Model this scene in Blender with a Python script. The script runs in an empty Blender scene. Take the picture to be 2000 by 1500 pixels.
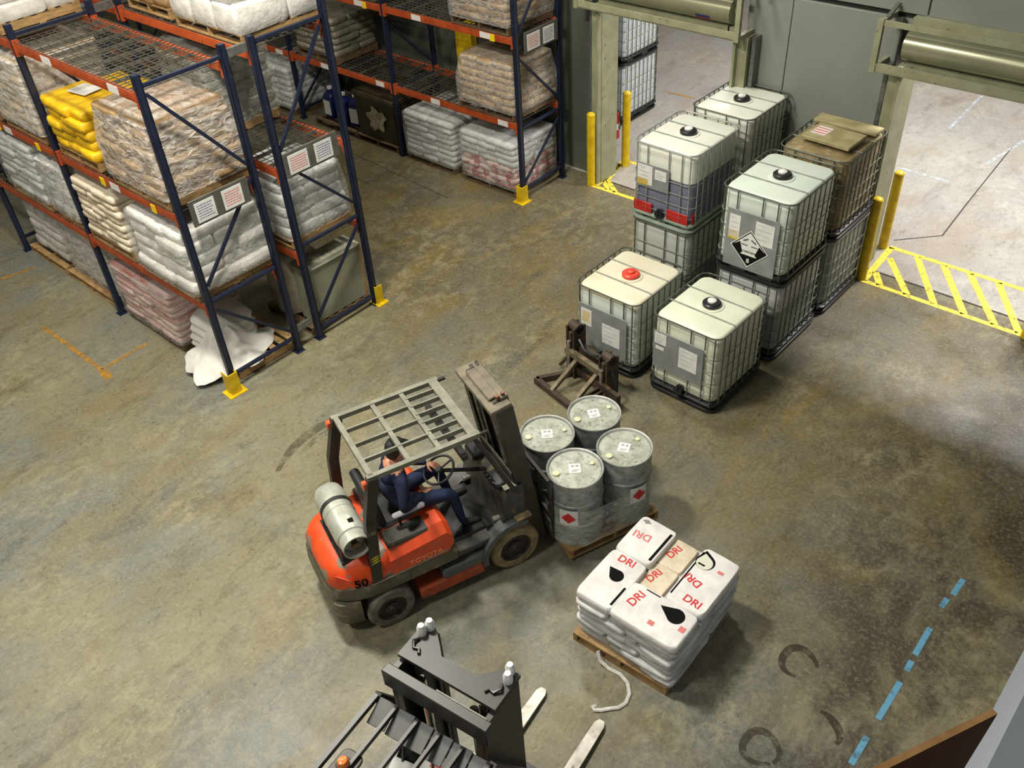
import bpy, math, random
from mathutils import Vector, Matrix
random.seed(11)
SC = bpy.context.scene
COL = SC.collection
PI = math.pi

def lin(c):
    return tuple(((v/255)/12.92 if v/255 <= .04045 else ((v/255+.055)/1.055)**2.4) for v in c) + (1.0,)

# ---------------------------------------------------------------- camera, world, lights, exposure
cam = bpy.data.cameras.new('camera')
cam.sensor_width = 36.0
cam.lens = 1785.7*36/2000
cam.clip_start = .05
cam.clip_end = 200
camo = bpy.data.objects.new('camera', cam)
COL.objects.link(camo)
camo.location = (9.348, -4.321, 7.702)
camo.rotation_euler = (0.8774, 0.0559, 0.7229)
SC.camera = camo
SC.view_settings.view_transform = 'Standard'
SC.view_settings.look = 'None'
SC.view_settings.gamma = 1
SC.view_settings.use_curve_mapping = False
SC.view_settings.exposure = 0.08

world = bpy.data.worlds.new('world')
SC.world = world
world.use_nodes = True
bg = world.node_tree.nodes['Background']
bg.inputs[0].default_value = (1.0, .96, .86, 1)
bg.inputs[1].default_value = .125

def area(name, loc, sx, sy, power, col=(1, .95, .84), aim=(0, 0, -1)):
    l = bpy.data.lights.new(name, 'AREA')
    l.shape = 'RECTANGLE'
    l.size = sx
    l.size_y = sy
    l.energy = power
    l.color = col
    o = bpy.data.objects.new(name, l)
    COL.objects.link(o)
    o.location = loc
    o.rotation_euler = Vector(aim).to_track_quat('-Z', 'Y').to_euler()
    return o
# high-bay lamps over the aisles of the hall, and the brighter lamps of the hall behind the wall
area('high_bay_lamp', (2.2, -.9, 9.4), 1.3, .6, 860)
area('high_bay_lamp', (1.2, 5.0, 9.4), 1.3, .6, 360)
area('high_bay_lamp', (-3.2, -3.4, 9.4), 1.3, .6, 370)
area('high_bay_lamp', (4.2, -6.2, 9.4), 1.3, .6, 370)
area('high_bay_lamp', (-6.0, 4.3, 9.4), 1.3, .6, 90)
area('rear_hall_lamp', (6.9, 10.8, 7.0), 2.4, 1.2, 1050, (1, .97, .93))
area('rear_hall_lamp', (0.6, 12.2, 7.0), 2.0, 1.2, 330, (1, .95, .93))

# ---------------------------------------------------------------- helpers: mesh builder
def rrect(w, d, r, z, n=4, cx=0, cy=0):
    r = min(r, w/2-1e-4, d/2-1e-4)
    p = []
    for (sx, sy, a0) in ((1, -1, -90), (1, 1, 0), (-1, 1, 90), (-1, -1, 180)):
        for i in range(n+1):
            a = math.radians(a0 + 90*i/n)
            p.append((cx + sx*(w/2-r) + r*math.cos(a), cy + sy*(d/2-r) + r*math.sin(a), z))
    return p

class MB:
    def __init__(s):
        s.v = []; s.f = []; s.m = []
    def add(s, vs, fs, mi=0, M=None):
        b = len(s.v)
        if M is not None:
            vs = [tuple(M @ Vector(v)) for v in vs]
        s.v += vs
        s.f += [tuple(i+b for i in f) for f in fs]
        s.m += [mi]*len(fs)
        return s
    def box(s, x0, y0, z0, x1, y1, z1, mi=0, M=None):
        return s.add([(x0,y0,z0),(x1,y0,z0),(x1,y1,z0),(x0,y1,z0),(x0,y0,z1),(x1,y0,z1),(x1,y1,z1),(x0,y1,z1)],
                     [(0,3,2,1),(4,5,6,7),(0,1,5,4),(1,2,6,5),(2,3,7,6),(3,0,4,7)], mi, M)
    def bar(s, p0, p1, w, h, mi=0, up=(0,0,1)):
        return s.box(-w/2, -h/2, 0, w/2, h/2, (Vector(p1)-Vector(p0)).length, mi, frame_m(p0, p1, up))
    def loft(s, loops, mi=0, caps=True, M=None):
        n = len(loops[0]); vs = [p for l in loops for p in l]; fs = []
        for k in range(len(loops)-1):
            for i in range(n):
                j = (i+1) % n
                fs.append((k*n+i, k*n+j, (k+1)*n+j, (k+1)*n+i))
        if caps:
            fs.append(tuple(range(n-1, -1, -1)))
            fs.append(tuple(range((len(loops)-1)*n, len(loops)*n)))
        return s.add(vs, fs, mi, M)
    def cbox(s, x0, y0, z0, x1, y1, z1, c=.01, mi=0, M=None, r=None, n=1):
        w, d = x1-x0, y1-y0; cx, cy = (x0+x1)/2, (y0+y1)/2
        r = c if r is None else r
        L = [rrect(w-2*c, d-2*c, max(r-c, .0005), z0, n, cx, cy), rrect(w, d, r, z0+c, n, cx, cy),
             rrect(w, d, r, z1-c, n, cx, cy), rrect(w-2*c, d-2*c, max(r-c, .0005), z1, n, cx, cy)]
        return s.loft(L, mi, True, M)
    def tube(s, p0, p1, r, n=10, mi=0, r2=None):
        M = frame_m(p0, p1); L = (Vector(p1)-Vector(p0)).length
        r2 = r if r2 is None else r2
        return s.loft([[(r*math.cos(2*PI*i/n), r*math.sin(2*PI*i/n), 0) for i in range(n)],
                       [(r2*math.cos(2*PI*i/n), r2*math.sin(2*PI*i/n), L) for i in range(n)]], mi, True, M)
    def path(s, pts, r, n=6, mi=0, closed=False, rx=None):
        P = [Vector(p) for p in pts]; loops = []
        N = len(P)
        for k in range(N):
            if closed: t = P[(k+1) % N]-P[k-1]
            else: t = P[min(k+1, N-1)]-P[max(k-1, 0)]
            t.normalize()
            up = Vector((0,0,1)) if abs(t.z) < .95 else Vector((1,0,0))
            a = t.cross(up).normalized(); b = a.cross(t).normalized()
            loops.append([tuple(P[k] + a*((rx or r)*math.cos(2*PI*i/n)) + b*(r*math.sin(2*PI*i/n))) for i in range(n)])
        if closed: loops.append(loops[0])
        return s.loft(loops, mi, not closed)
    def lathe(s, prof, n=24, mi=0, M=None):
        return s.loft([[(r*math.cos(2*PI*i/n), r*math.sin(2*PI*i/n), z) for i in range(n)] for r, z in prof], mi, True, M)
    def prism(s, poly, z0, z1, mi=0, M=None):
        n = len(poly)
        return s.loft([[(x, y, z0) for x, y in poly], [(x, y, z1) for x, y in poly]], mi, True, M)
    def mesh(s, name, mats, smooth=True, ang=38):
        me = bpy.data.meshes.new(name)
        me.from_pydata(s.v, [], s.f)
        for m in (mats if isinstance(mats, (list, tuple)) else [mats]):
            me.materials.append(m)
        me.polygons.foreach_set('material_index', s.m)
        if smooth:
            me.shade_smooth()
            me.set_sharp_from_angle(angle=math.radians(ang))
        me.update()
        return me
    def build(s, name, mats, parent=None, loc=(0,0,0), rot=(0,0,0), **k):
        return put(name, s.mesh(name, mats, **k), parent, loc, rot)

def frame_m(p0, p1, up=(0,0,1)):
    p0 = Vector(p0); d = (Vector(p1)-p0).normalized(); up = Vector(up)
    if abs(d.dot(up)) > .98: up = Vector((1,0,0))
    x = up.cross(d).normalized(); y = d.cross(x)
    M = Matrix((x, y, d)).transposed().to_4x4(); M.translation = p0
    return M

def put(name, me, parent=None, loc=(0,0,0), rot=(0,0,0), scale=None):
    o = bpy.data.objects.new(name, me)
    COL.objects.link(o)
    if parent is not None: o.parent = parent
    o.location = loc; o.rotation_euler = rot
    if scale is not None: o.scale = scale
    return o

def tag(o, label, cat, group=None, kind=None):
    o['label'] = label; o['category'] = cat
    if group: o['group'] = group
    if kind: o['kind'] = kind
    return o

def thing(name, label, cat, loc=(0,0,0), rz=0, group=None):
    return tag(put(name, None, None, loc, (0,0,rz)), label, cat, group)

def struct(name, me, label=None, cat=None, loc=(0,0,0), rot=(0,0,0)):
    o = put(name, me, None, loc, rot)
    o['kind'] = 'structure'
    if label: o['label'] = label
    if cat: o['category'] = cat
    return o

_unit = {}
def ubar(name, m, parent, p0, p1, w, h, up=(0,0,1)):
    """one straight box bar that shares a unit mesh per material"""
    k = ('b', m.name)
    if k not in _unit:
        _unit[k] = MB().box(-.5,-.5,0,.5,.5,1).mesh('bar_'+m.name, m, smooth=False)
    L = (Vector(p1)-Vector(p0)).length
    M = frame_m(p0, p1, up)
    return put(name, _unit[k], parent, M.translation, M.to_euler(), (w, h, L))
def urod(name, m, parent, p0, p1, r, n=8):
    k = ('r', m.name, n)
    if k not in _unit:
        _unit[k] = MB().tube((0,0,0),(0,0,1),1,n).mesh('rod_'+m.name, m)
    L = (Vector(p1)-Vector(p0)).length
    M = frame_m(p0, p1)
    return put(name, _unit[k], parent, M.translation, M.to_euler(), (r, r, L))
def ubox(name, m, parent, x0, y0, z0, x1, y1, z1):
    k = ('x', m.name)
    if k not in _unit:
        _unit[k] = MB().box(0,0,0,1,1,1).mesh('box_'+m.name, m, smooth=False)
    return put(name, _unit[k], parent, (x0,y0,z0), (0,0,0), (x1-x0, y1-y0, z1-z0))

def text_mesh(body, size, m, depth=.0006):
    cu = bpy.data.curves.new('lettering', 'FONT')
    cu.body = body; cu.size = size; cu.extrude = depth; cu.offset = size*.018
    cu.align_x = 'CENTER'; cu.align_y = 'CENTER'
    o = bpy.data.objects.new('lettering', cu)
    COL.objects.link(o)
    dg = bpy.context.evaluated_depsgraph_get(); dg.update()
    me = bpy.data.meshes.new_from_object(o.evaluated_get(dg))
    bpy.data.objects.remove(o)
    me.materials.clear(); me.materials.append(m)
    return me

# ---------------------------------------------------------------- helpers: materials
_M = {}
def mat(name, c1, c2=None, rough=.5, metal=0, scale=4, lo=.35, hi=.65, bump=0, bscale=30, stretch=(1,1,1), spec=.5, detail=5, c3=None, s3=1.2, lo3=.55, hi3=.7, coat=0, rvar=0):
    if name in _M: return _M[name]
    m = bpy.data.materials.new(name); m.use_nodes = True
    nt = m.node_tree; N = nt.nodes; L = nt.links
    b = N['Principled BSDF']
    b.inputs['Roughness'].default_value = rough
    b.inputs['Metallic'].default_value = metal
    b.inputs['Specular IOR Level'].default_value = spec
    if coat: b.inputs['Coat Weight'].default_value = coat; b.inputs['Coat Roughness'].default_value = .25
    b.inputs['Base Color'].default_value = lin(c1)
    if c2 or bump:
        g = N.new('ShaderNodeNewGeometry')
        mp = N.new('ShaderNodeMapping'); mp.inputs['Scale'].default_value = stretch
        L.new(g.outputs['Position'], mp.inputs['Vector'])
    def layer(prev, col, sc, a, z):
        n = N.new('ShaderNodeTexNoise'); n.inputs['Scale'].default_value = sc; n.inputs['Detail'].default_value = detail
        L.new(mp.outputs[0], n.inputs['Vector'])
        r = N.new('ShaderNodeMapRange'); r.inputs[1].default_value = a; r.inputs[2].default_value = z
        L.new(n.outputs['Fac'], r.inputs[0])
        x = N.new('ShaderNodeMix'); x.data_type = 'RGBA'
        L.new(r.outputs[0], x.inputs[0])
        if isinstance(prev, tuple): x.inputs[6].default_value = prev
        else: L.new(prev, x.inputs[6])
        x.inputs[7].default_value = lin(col)
        return x.outputs[2], n.outputs['Fac']
    if c2:
        out, fac = layer(lin(c1), c2, scale, lo, hi)
        if c3: out, _ = layer(out, c3, s3, lo3, hi3)
        L.new(out, b.inputs['Base Color'])
        if rvar:
            r = N.new('ShaderNodeMapRange'); r.inputs[1].default_value = .3; r.inputs[2].default_value = .7
            r.inputs[3].default_value = rough-rvar; r.inputs[4].default_value = rough+rvar
            L.new(fac, r.inputs[0]); L.new(r.outputs[0], b.inputs['Roughness'])
    if bump:
        n = N.new('ShaderNodeTexNoise'); n.inputs['Scale'].default_value = bscale; n.inputs['Detail'].default_value = 4
        L.new(mp.outputs[0], n.inputs['Vector'])
        bp = N.new('ShaderNodeBump'); bp.inputs['Strength'].default_value = bump; bp.inputs['Distance'].default_value = .02
        L.new(n.outputs['Fac'], bp.inputs['Height']); L.new(bp.outputs[0], b.inputs['Normal'])
    _M[name] = m
    return m

def film_mat(name, tint=(235,238,235), amount=.3, bscale=14, bump=.6):
    if name in _M: return _M[name]
    m = bpy.data.materials.new(name); m.use_nodes = True
    nt = m.node_tree; N = nt.nodes; L = nt.links
    N.remove(N['Principled BSDF'])
    g = N.new('ShaderNodeNewGeometry'); mp = N.new('ShaderNodeMapping'); mp.inputs['Scale'].default_value = (1,1,2.2)
    L.new(g.outputs['Position'], mp.inputs['Vector'])
    n = N.new('ShaderNodeTexNoise'); n.inputs['Scale'].default_value = bscale; n.inputs['Detail'].default_value = 3; n.inputs['Distortion'].default_value = 1.2
    L.new(mp.outputs[0], n.inputs['Vector'])
    bp = N.new('ShaderNodeBump'); bp.inputs['Strength'].default_value = bump; bp.inputs['Distance'].default_value = .05
    L.new(n.outputs['Fac'], bp.inputs['Height'])
    gl = N.new('ShaderNodeBsdfPrincipled'); gl.inputs['Base Color'].default_value = lin(tint); gl.inputs['Roughness'].default_value = .16
    gl.inputs['Specular IOR Level'].default_value = .8
    L.new(bp.outputs[0], gl.inputs['Normal'])
    tr = N.new('ShaderNodeBsdfTransparent')
    mx = N.new('ShaderNodeMixShader')
    r = N.new('ShaderNodeMapRange'); r.inputs[1].default_value = .4; r.inputs[2].default_value = .75
    r.inputs[3].default_value = amount*.5; r.inputs[4].default_value = min(1, amount*1.9)
    L.new(n.outputs['Fac'], r.inputs[0]); L.new(r.outputs[0], mx.inputs[0])
    L.new(tr.outputs[0], mx.inputs[1]); L.new(gl.outputs[0], mx.inputs[2])
    L.new(mx.outputs[0], N['Material Output'].inputs[0])
    _M[name] = m
    return m

def floor_mat(name, base, light, dark, tint, warm, rough=.4, aisle=False):
    m = bpy.data.materials.new(name); m.use_nodes = True
    nt = m.node_tree; N = nt.nodes; L = nt.links
    b = N['Principled BSDF']; b.inputs['Specular IOR Level'].default_value = .45
    g = N.new('ShaderNodeNewGeometry')
    def noise(sc, st=(1,1,1), det=6, rough_=.6, dist=0, off=0):
        mp = N.new('ShaderNodeMapping'); mp.inputs['Scale'].default_value = st; mp.inputs['Location'].default_value = (off, off*.7, 0)
        L.new(g.outputs['Position'], mp.inputs['Vector'])
        n = N.new('ShaderNodeTexNoise'); n.inputs['Scale'].default_value = sc; n.inputs['Detail'].default_value = det
        n.inputs['Roughness'].default_value = rough_; n.inputs['Distortion'].default_value = dist
        L.new(mp.outputs[0], n.inputs['Vector'])
        return n.outputs['Fac']
    def mr(f, a, z, o0=0, o1=1):
        r = N.new('ShaderNodeMapRange'); r.inputs[1].default_value = a; r.inputs[2].default_value = z
        r.inputs[3].default_value = o0; r.inputs[4].default_value = o1
        L.new(f, r.inputs[0]); return r.outputs[0]
    def mix(prev, col, fac):
        x = N.new('ShaderNodeMix'); x.data_type = 'RGBA'
        L.new(fac, x.inputs[0])
        if isinstance(prev, tuple): x.inputs[6].default_value = prev
        else: L.new(prev, x.inputs[6])
        x.inputs[7].default_value = lin(col)
        return x.outputs[2]
    def mul(a, c):
        x = N.new('ShaderNodeMath'); x.operation = 'MULTIPLY'
        L.new(a, x.inputs[0])
        if isinstance(c, float): x.inputs[1].default_value = c
        else: L.new(c, x.inputs[1])
        return x.outputs[0]
    c = mix(lin(base), tint, mr(noise(.4, off=3), .42, .58))
    c = mix(c, warm, mul(mr(noise(.8, (1,.6,1), 6, .66, .4, 11), .48, .6), .6))
    fine = noise(24, det=7, rough_=.8)
    grain = noise(9, (1.5,.7,1), 8, .78, .8, 15)
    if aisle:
        # browner floor towards the back wall, its dimmer light painted into the colour
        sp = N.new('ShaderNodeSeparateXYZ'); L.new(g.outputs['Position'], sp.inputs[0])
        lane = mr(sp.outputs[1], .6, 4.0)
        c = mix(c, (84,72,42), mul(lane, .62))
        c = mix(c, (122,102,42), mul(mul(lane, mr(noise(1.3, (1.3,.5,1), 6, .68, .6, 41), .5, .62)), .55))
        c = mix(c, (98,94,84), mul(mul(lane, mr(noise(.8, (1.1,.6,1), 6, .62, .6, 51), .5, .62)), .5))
        c = mix(c, (48,40,36), mul(mul(mr(sp.outputs[0], 6.3, 8.2), mr(noise(1.0, (1,.7,1), 8, .74, .4, 31), .40, .56)), .8))  # dark stains, with the shade by the gallery painted in
    c = mix(c, light, mul(mul(mr(noise(5, (1,.8,1), 9, .78, .4), .47, .6), mr(noise(.5, off=7), .42, .62)), .45))
    c = mix(c, dark, mul(mr(noise(1.3, (1.6,.5,1), 7, .7, .6, 5), .54, .7), .5))
    c = mix(c, dark, mul(mr(grain, .53, .68), .5))
    c = mix(c, light, mul(mr(fine, .5, .64), .35))
    c = mix(c, dark, mul(mul(mr(noise(15, det=8, rough_=.82, off=2), .55, .63), mr(noise(1.6, off=61), .44, .6)), .75))
    L.new(c, b.inputs['Base Color'])
    L.new(mr(noise(1.7, det=6, off=4), .35, .65, rough-.14, rough+.16), b.inputs['Roughness'])
    bp = N.new('ShaderNodeBump'); bp.inputs['Strength'].default_value = .25; bp.inputs['Distance'].default_value = .01
    L.new(fine, bp.inputs['Height']); L.new(bp.outputs[0], b.inputs['Normal'])
    return m

def worn_paint(name, col, amount=.55, rough=.5, scale=14, top=1.0):
    """thin floor paint that is worn through in places"""
    if name in _M: return _M[name]
    m = bpy.data.materials.new(name); m.use_nodes = True
    nt = m.node_tree; N = nt.nodes; L = nt.links
    b = N['Principled BSDF']; b.inputs['Base Color'].default_value = lin(col); b.inputs['Roughness'].default_value = rough
    g = N.new('ShaderNodeNewGeometry')
    n = N.new('ShaderNodeTexNoise'); n.inputs['Scale'].default_value = scale; n.inputs['Detail'].default_value = 6; n.inputs['Roughness'].default_value = .7
    L.new(g.outputs['Position'], n.inputs['Vector'])
    r = N.new('ShaderNodeMapRange'); r.inputs[1].default_value = amount-.1; r.inputs[2].default_value = amount+.1
    r.inputs[3].default_value = top; r.inputs[4].default_value = .0
    L.new(n.outputs['Fac'], r.inputs[0]); L.new(r.outputs[0], b.inputs['Alpha'])
    _M[name] = m
    return m

# ---------------------------------------------------------------- materials
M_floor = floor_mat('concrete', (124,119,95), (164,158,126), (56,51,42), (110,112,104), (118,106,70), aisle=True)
M_floor2 = floor_mat('back_concrete', (158,156,148), (188,184,174), (98,92,84), (150,146,142), (150,138,120), .4)
M_joint = mat('joint_dark', (38,36,32), rough=.8)
M_yel = mat('yellow_paint', (222,190,20), (196,160,14), rough=.42, scale=9, c3=(120,98,20), s3=30, lo3=.66, hi3=.74)
M_yelf = worn_paint('yellow_floor_paint', (226,204,66), .6)
M_bluef = worn_paint('blue_floor_paint', (96,154,184), .62, scale=9)
M_oraf = worn_paint('orange_floor_paint', (176,128,50), .52, scale=12)
M_whif = worn_paint('white_floor_paint', (190,198,206), .5, scale=12)
M_tyrem = worn_paint('rubber_mark', (52,45,28), .56, .6, 9, .75)
M_tyref = worn_paint('faint_rubber_mark', (72,66,46), .5, .6, 5, .5)
M_wall = mat('wall_paint', (134,138,129), (125,130,123), rough=.55, scale=1.1)
M_walld = mat('wall_old', (92,94,84), (76,78,70), rough=.6, scale=1.3, stretch=(1,1,.4))
M_frame = mat('door_frame_paint', (152,153,124), (138,138,110), rough=.5, scale=5, c3=(96,88,66), s3=14, lo3=.64, hi3=.74)
M_roll = mat('roller_steel', (150,150,122), (136,136,110), rough=.28, metal=.35, scale=2)
M_dark = mat('dark_steel', (30,30,29), (44,42,38), rough=.45, scale=9)
M_black = mat('black_plastic', (20,20,22), (30,30,32), rough=.38, scale=9)
M_blue = mat('rack_blue', (19,28,50), (26,35,58), rough=.42, scale=8, c3=(60,62,66), s3=26, lo3=.64, hi3=.72)
M_ora = mat('rack_orange', (182,80,34), (160,66,30), rough=.48, scale=6, c3=(110,52,34), s3=22, lo3=.62, hi3=.72)
M_galv = mat('galvanised', (128,130,126), (104,106,102), rough=.42, metal=.55, scale=24)
M_wire = mat('wire_grey', (96,94,84), (74,72,64), rough=.5, metal=.3, scale=12)
M_cage = mat('cage_tube', (104,108,98), (84,88,78), rough=.4, metal=.45, scale=10)
M_cagel = mat('cage_tube_light', (176,178,172), (150,152,146), rough=.4, metal=.4, scale=10)
M_pal = mat('pallet_wood', (170,138,90), (140,110,70), rough=.75, scale=5, stretch=(1,1,6), c3=(96,76,52), s3=13, lo3=.58, hi3=.72)
M_pald = mat('old_pallet_wood', (112,90,62), (84,66,46), rough=.8, scale=6, stretch=(1,1,6))
M_white = mat('white_label', (226,226,220), (212,212,208), rough=.55, scale=9)
M_ltan = mat('tan_label', (196,186,160), (180,168,140), rough=.6, scale=11)
M_red = mat('red_print', (196,38,40), rough=.55)
M_blk = mat('black_print', (11,11,11), rough=.85, spec=.15)
M_bluep = mat('blue_print', (112,122,158), rough=.7)
M_redp = mat('pale_red_print', (206,116,112), rough=.7)
M_gray = mat('plate_grey', (136,139,139), (122,125,125), rough=.5, metal=0, scale=6)
# ================================================================ THE SETTING
WY = 7.72
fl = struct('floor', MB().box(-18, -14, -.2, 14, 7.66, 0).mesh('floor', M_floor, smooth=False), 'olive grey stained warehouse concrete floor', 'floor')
fb = struct('floor.001', MB().box(-18, 7.66, -.2, 14, 22, 0).mesh('floor', M_floor2, smooth=False), 'pale grey concrete floor of the hall beyond the doors', 'floor')

def strip(name, m, parent, p0, p1, w, z=.0025):
    """flat painted strip on the floor"""
    a = Vector((p0[0], p0[1], 0)); b = Vector((p1[0], p1[1], 0)); t = (b-a).normalized(); n = Vector((-t.y, t.x, 0))*(w/2)
    q = [a-n, b-n, b+n, a+n]
    return MB().add([(p.x, p.y, z) for p in q], [(0,1,2,3)]).build(name, m, parent, smooth=False)
def arc(name, m, parent, c, r, a0, a1, w, z=.002, wob=.06, sq=1.0, n=26):
    vs = []; fs = []
    for i in range(n+1):
        a = math.radians(a0+(a1-a0)*i/n); q = 1+wob*math.sin(3*a+r*9)
        t = w*(.35+.65*math.sin(PI*min(max(i/n, .06), .94)))
        for s in (-.5, .5):
            rr = r*q+s*t
            vs.append((c[0]+rr*math.cos(a), c[1]+rr*math.sin(a)*sq, z))
        if i: fs.append((2*i-2, 2*i-1, 2*i+1, 2*i))
    return MB().add(vs, fs).build(name, m, parent, smooth=False)
# painted hatch in front of the right doorway, and behind it
strip('yellow_stripe', M_yelf, fl, (5.38,7.30), (8.3,7.30), .085)
strip('yellow_stripe', M_yelf, fb, (5.33,8.40), (8.3,8.40), .085)
strip('yellow_stripe', M_yelf, fl, (5.42,7.30), (5.40,7.66), .1)
strip('yellow_stripe', M_yelf, fb, (5.40,7.66), (5.36,8.40), .1)
for a, b in (((5.46,8.10),(6.06,7.33)), ((5.78,8.36),(6.45,7.33)), ((6.18,8.36),(6.87,7.33)), ((6.56,8.37),(7.28,7.33)), ((6.96,8.37),(7.6,7.33)), ((7.35,8.37),(8.0,7.33)), ((5.46,7.62),(5.66,7.33))):
    t = (7.66-a[1])/(b[1]-a[1])
    if t <= 0: strip('yellow_stripe', M_yelf, fl, a, b, .1); continue
    m_ = (a[0]+(b[0]-a[0])*t, 7.66)
    strip('yellow_stripe', M_yelf, fb, a, m_, .1); strip('yellow_stripe', M_yelf, fl, m_, b, .1)
# hatch of the left doorway
for a, b, f_ in (((.36,7.34),(2.6,7.40),fl), ((.22,8.46),(2.7,8.50),fb), ((.44,7.36),(.42,7.66),fl), ((.42,7.66),(.27,8.40),fb), ((.30,8.30),(.48,7.66),fb), ((.48,7.66),(.86,7.38),fl), ((.40,7.66),(.68,7.38),fl), ((1.1,8.45),(1.5,7.66),fb), ((1.5,7.66),(1.66,7.4),fl)):
    strip('yellow_stripe', M_yelf, f_, a, b, .085)
# blue dashed line, orange bay corners
for a, b in (((8.58,2.83),(8.575,2.58)), ((8.55,2.5),(8.545,2.36)), ((8.56,2.06),(8.57,1.68)), ((8.575,1.6),(8.58,1.47)), ((8.585,1.32),(8.59,.84)), ((8.59,.62),(8.595,.3)), ((8.59,.2),(8.6,-.1)), ((8.6,-.3),(8.6,-.7))):
    strip('blue_dash', M_bluef, fl, a, b, .055)
for a, b, w in (((-3.6,-.95),(-1.9,-.93),.07), ((-1.9,-.93),(-1.93,-.2),.06), ((-1.9,-.93),(-1.62,-.97),.12), ((-5.5,-.8),(-5.36,-.2),.07), ((-7.4,-.95),(-5.5,-.93),.07)):
    strip('orange_line', M_oraf, fl, a, b, w)
# wheel marks and joints
arc('tyre_mark', M_tyrem, fl, (7.78,.92), .16, 20, 285, .08)
arc('tyre_mark', M_tyrem, fl, (7.93,-.06), .155, -20, 330, .075)
arc('tyre_mark', M_tyrem, fl, (8.24,.42), .17, -10, 115, .085)
arc('tyre_mark', M_tyref, fl, (2.75,.1), 1.25, 150, 215, .14, wob=0)
arc('tyre_mark', M_tyref, fl, (2.7,.1), 1.05, 160, 200, .10, wob=0)
for a, b, w, f_ in (((-4.6,5.74),(-1.4,5.50),.012,fl), ((5.2,7.63),(8.4,7.63),.03,fl), ((.5,7.63),(2.85,7.63),.03,fl),
                ((5.83,9.18),(5.3,8.62),.02,fb), ((5.83,9.18),(5.75,10.43),.02,fb), ((5.75,10.43),(5.62,12.9),.018,fb), ((-16,5.0),(-3,5.05),.009,fl)):
    strip('joint', M_joint, f_, a, b, w, .0022)
for a, b in (((4.38,14.83),(4.44,12.94)), ((4.3,10.97),(5.3,10.93)), ((5.7,13.2),(5.5,11.9)), ((6.2,12.4),(7.8,12.2))):
    strip('pale_line', M_whif, fb, a, b, .06)
strip('orange_line', M_oraf, fb, (-.9,11.5), (-.2,11.55), .06)

# back wall: steel panels around two doorways, each panel a piece
wb = struct('wall_back', None, 'grey painted wall between the two doorways', 'wall')
def panel(x0, x1, z0, z1, m=M_wall, y0=WY, y1=WY+.24):
    g = .006
    return MB().cbox(x0+g, y0, z0, x1-g, y1, z1-g, .008).build('wall_panel', m, wb)
for x0, x1 in ((-18,-13), (-13,-9), (-9,-6), (-6,-3), (-3,.16)):
    panel(x0, x1, 0, 3.6, M_walld); panel(x0, x1, 3.6, 7, M_walld)
panel(.16, 3.53, 3.6, 7)
panel(2.86, 3.53, 0, 3.6); panel(3.53, 5.24, 0, 3.6)
for x0, x1 in ((3.53,5.34), (5.34,8.6), (8.6,13)): panel(x0, x1, 3.66, 7)
panel(8.6, 13, 0, 3.66)
MB().box(-18, WY+.06, 0, .16, WY+.2, 7).box(2.86, WY+.06, 0, 5.24, WY+.2, 7).box(.16, WY+.06, 3.6, 2.9, WY+.2, 7).box(5.2, WY+.06, 3.66, 13, WY+.2, 7).build('wall_core', M_joint, wb, smooth=False)
struct('wall_far', MB().box(-18, 21.6, 0, 14, 21.9, 7).mesh('wall_far', M_wall, smooth=False), 'far wall of the hall beyond the doorways', 'wall')

def rollup(name, x0, x1, label):
    """roll-up door: side guides, open angle-iron header box with the curtain roll inside"""
    d = struct(name, None, label, 'door')
    zt, zb, yf, yb = 3.67, 3.03, 7.28, WY
    # header box rails
    ubox('header_rail', M_frame, d, x0-.36, yf, zb, x1+.12, yf+.035, zb+.11)
    ubox('header_rail', M_frame, d, x0-.36, yf, zt-.06, x1+.12, yf+.05, zt)
    ubox('header_rail', M_frame, d, x0-.36, yf, zb-.0, x1+.12, yf+.12, zb+.02)
    for x in (x0-.36, x1+.06):
        ubox('header_post', M_frame, d, x, yf-.012, zb-.01, x+.075, yf+.05, zt+.01)
        ubox('header_rail', M_frame, d, x+.01, yf, zt-.05, x+.07, yb, zt)
        ubox('header_rail', M_frame, d, x+.01, yf, zb, x+.07, yb, zb+.06)
    for i, x in enumerate((x0-.12, x1-.14)):
        b = MB().prism([(0,-.36),(.30,-.36),(.30,.0),(.12,.18),(0,.26)], 0, .025).build('end_bracket', M_dark, d, (x+.012, WY-.30, 3.44), (PI/2, 0, PI/2))
    M = Matrix.Translation((x0-.02, 7.52, 3.36)) @ Matrix.Rotation(PI/2, 4, 'Y')
    prof = [(.05,-.08),(.05,0),(.19,0),(.19,x1-x0-.06),(.05,x1-x0-.06),(.05,x1-x0+.02)]
    MB().lathe(prof, 28, 0, M).build('curtain_roll', M_roll, d)
    ubox('bottom_bar', M_frame, d, x0+.02, 7.42, 3.10, x1-.02, 7.62, 3.16)
    ubox('hood_plate', M_frame, d, x0-.05, 7.60, 3.5, x1+.0, WY, 3.66)
    for s, x in ((1, x0), (-1, x1)):
        for (a, b_, ya, yb2) in ((-.26,-.2,7.56,WY), (-.17,.02,7.5,WY+.24), (-.02,.02,7.42,7.52)):
            u, v = sorted((x+s*a, x+s*b_))
            ubox('side_guide', M_frame if a != -.26 else M_galv, d, u, ya, 0, v, yb2, zb)
    for x in (x0-.3, x1+.3):
        ubar('wall_bracket', M_galv, d, (x, WY-.02, zt+.1), (x, WY-.3, zt), .05, .03)
    return d
d1 = rollup('door_1', .42, 2.86, 'left roll-up doorway with beige guides and its curtain rolled up in an open header')
d2 = rollup('door_2', 5.26, 8.5, 'right roll-up doorway with beige guides and its curtain rolled up in an open header')
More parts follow.
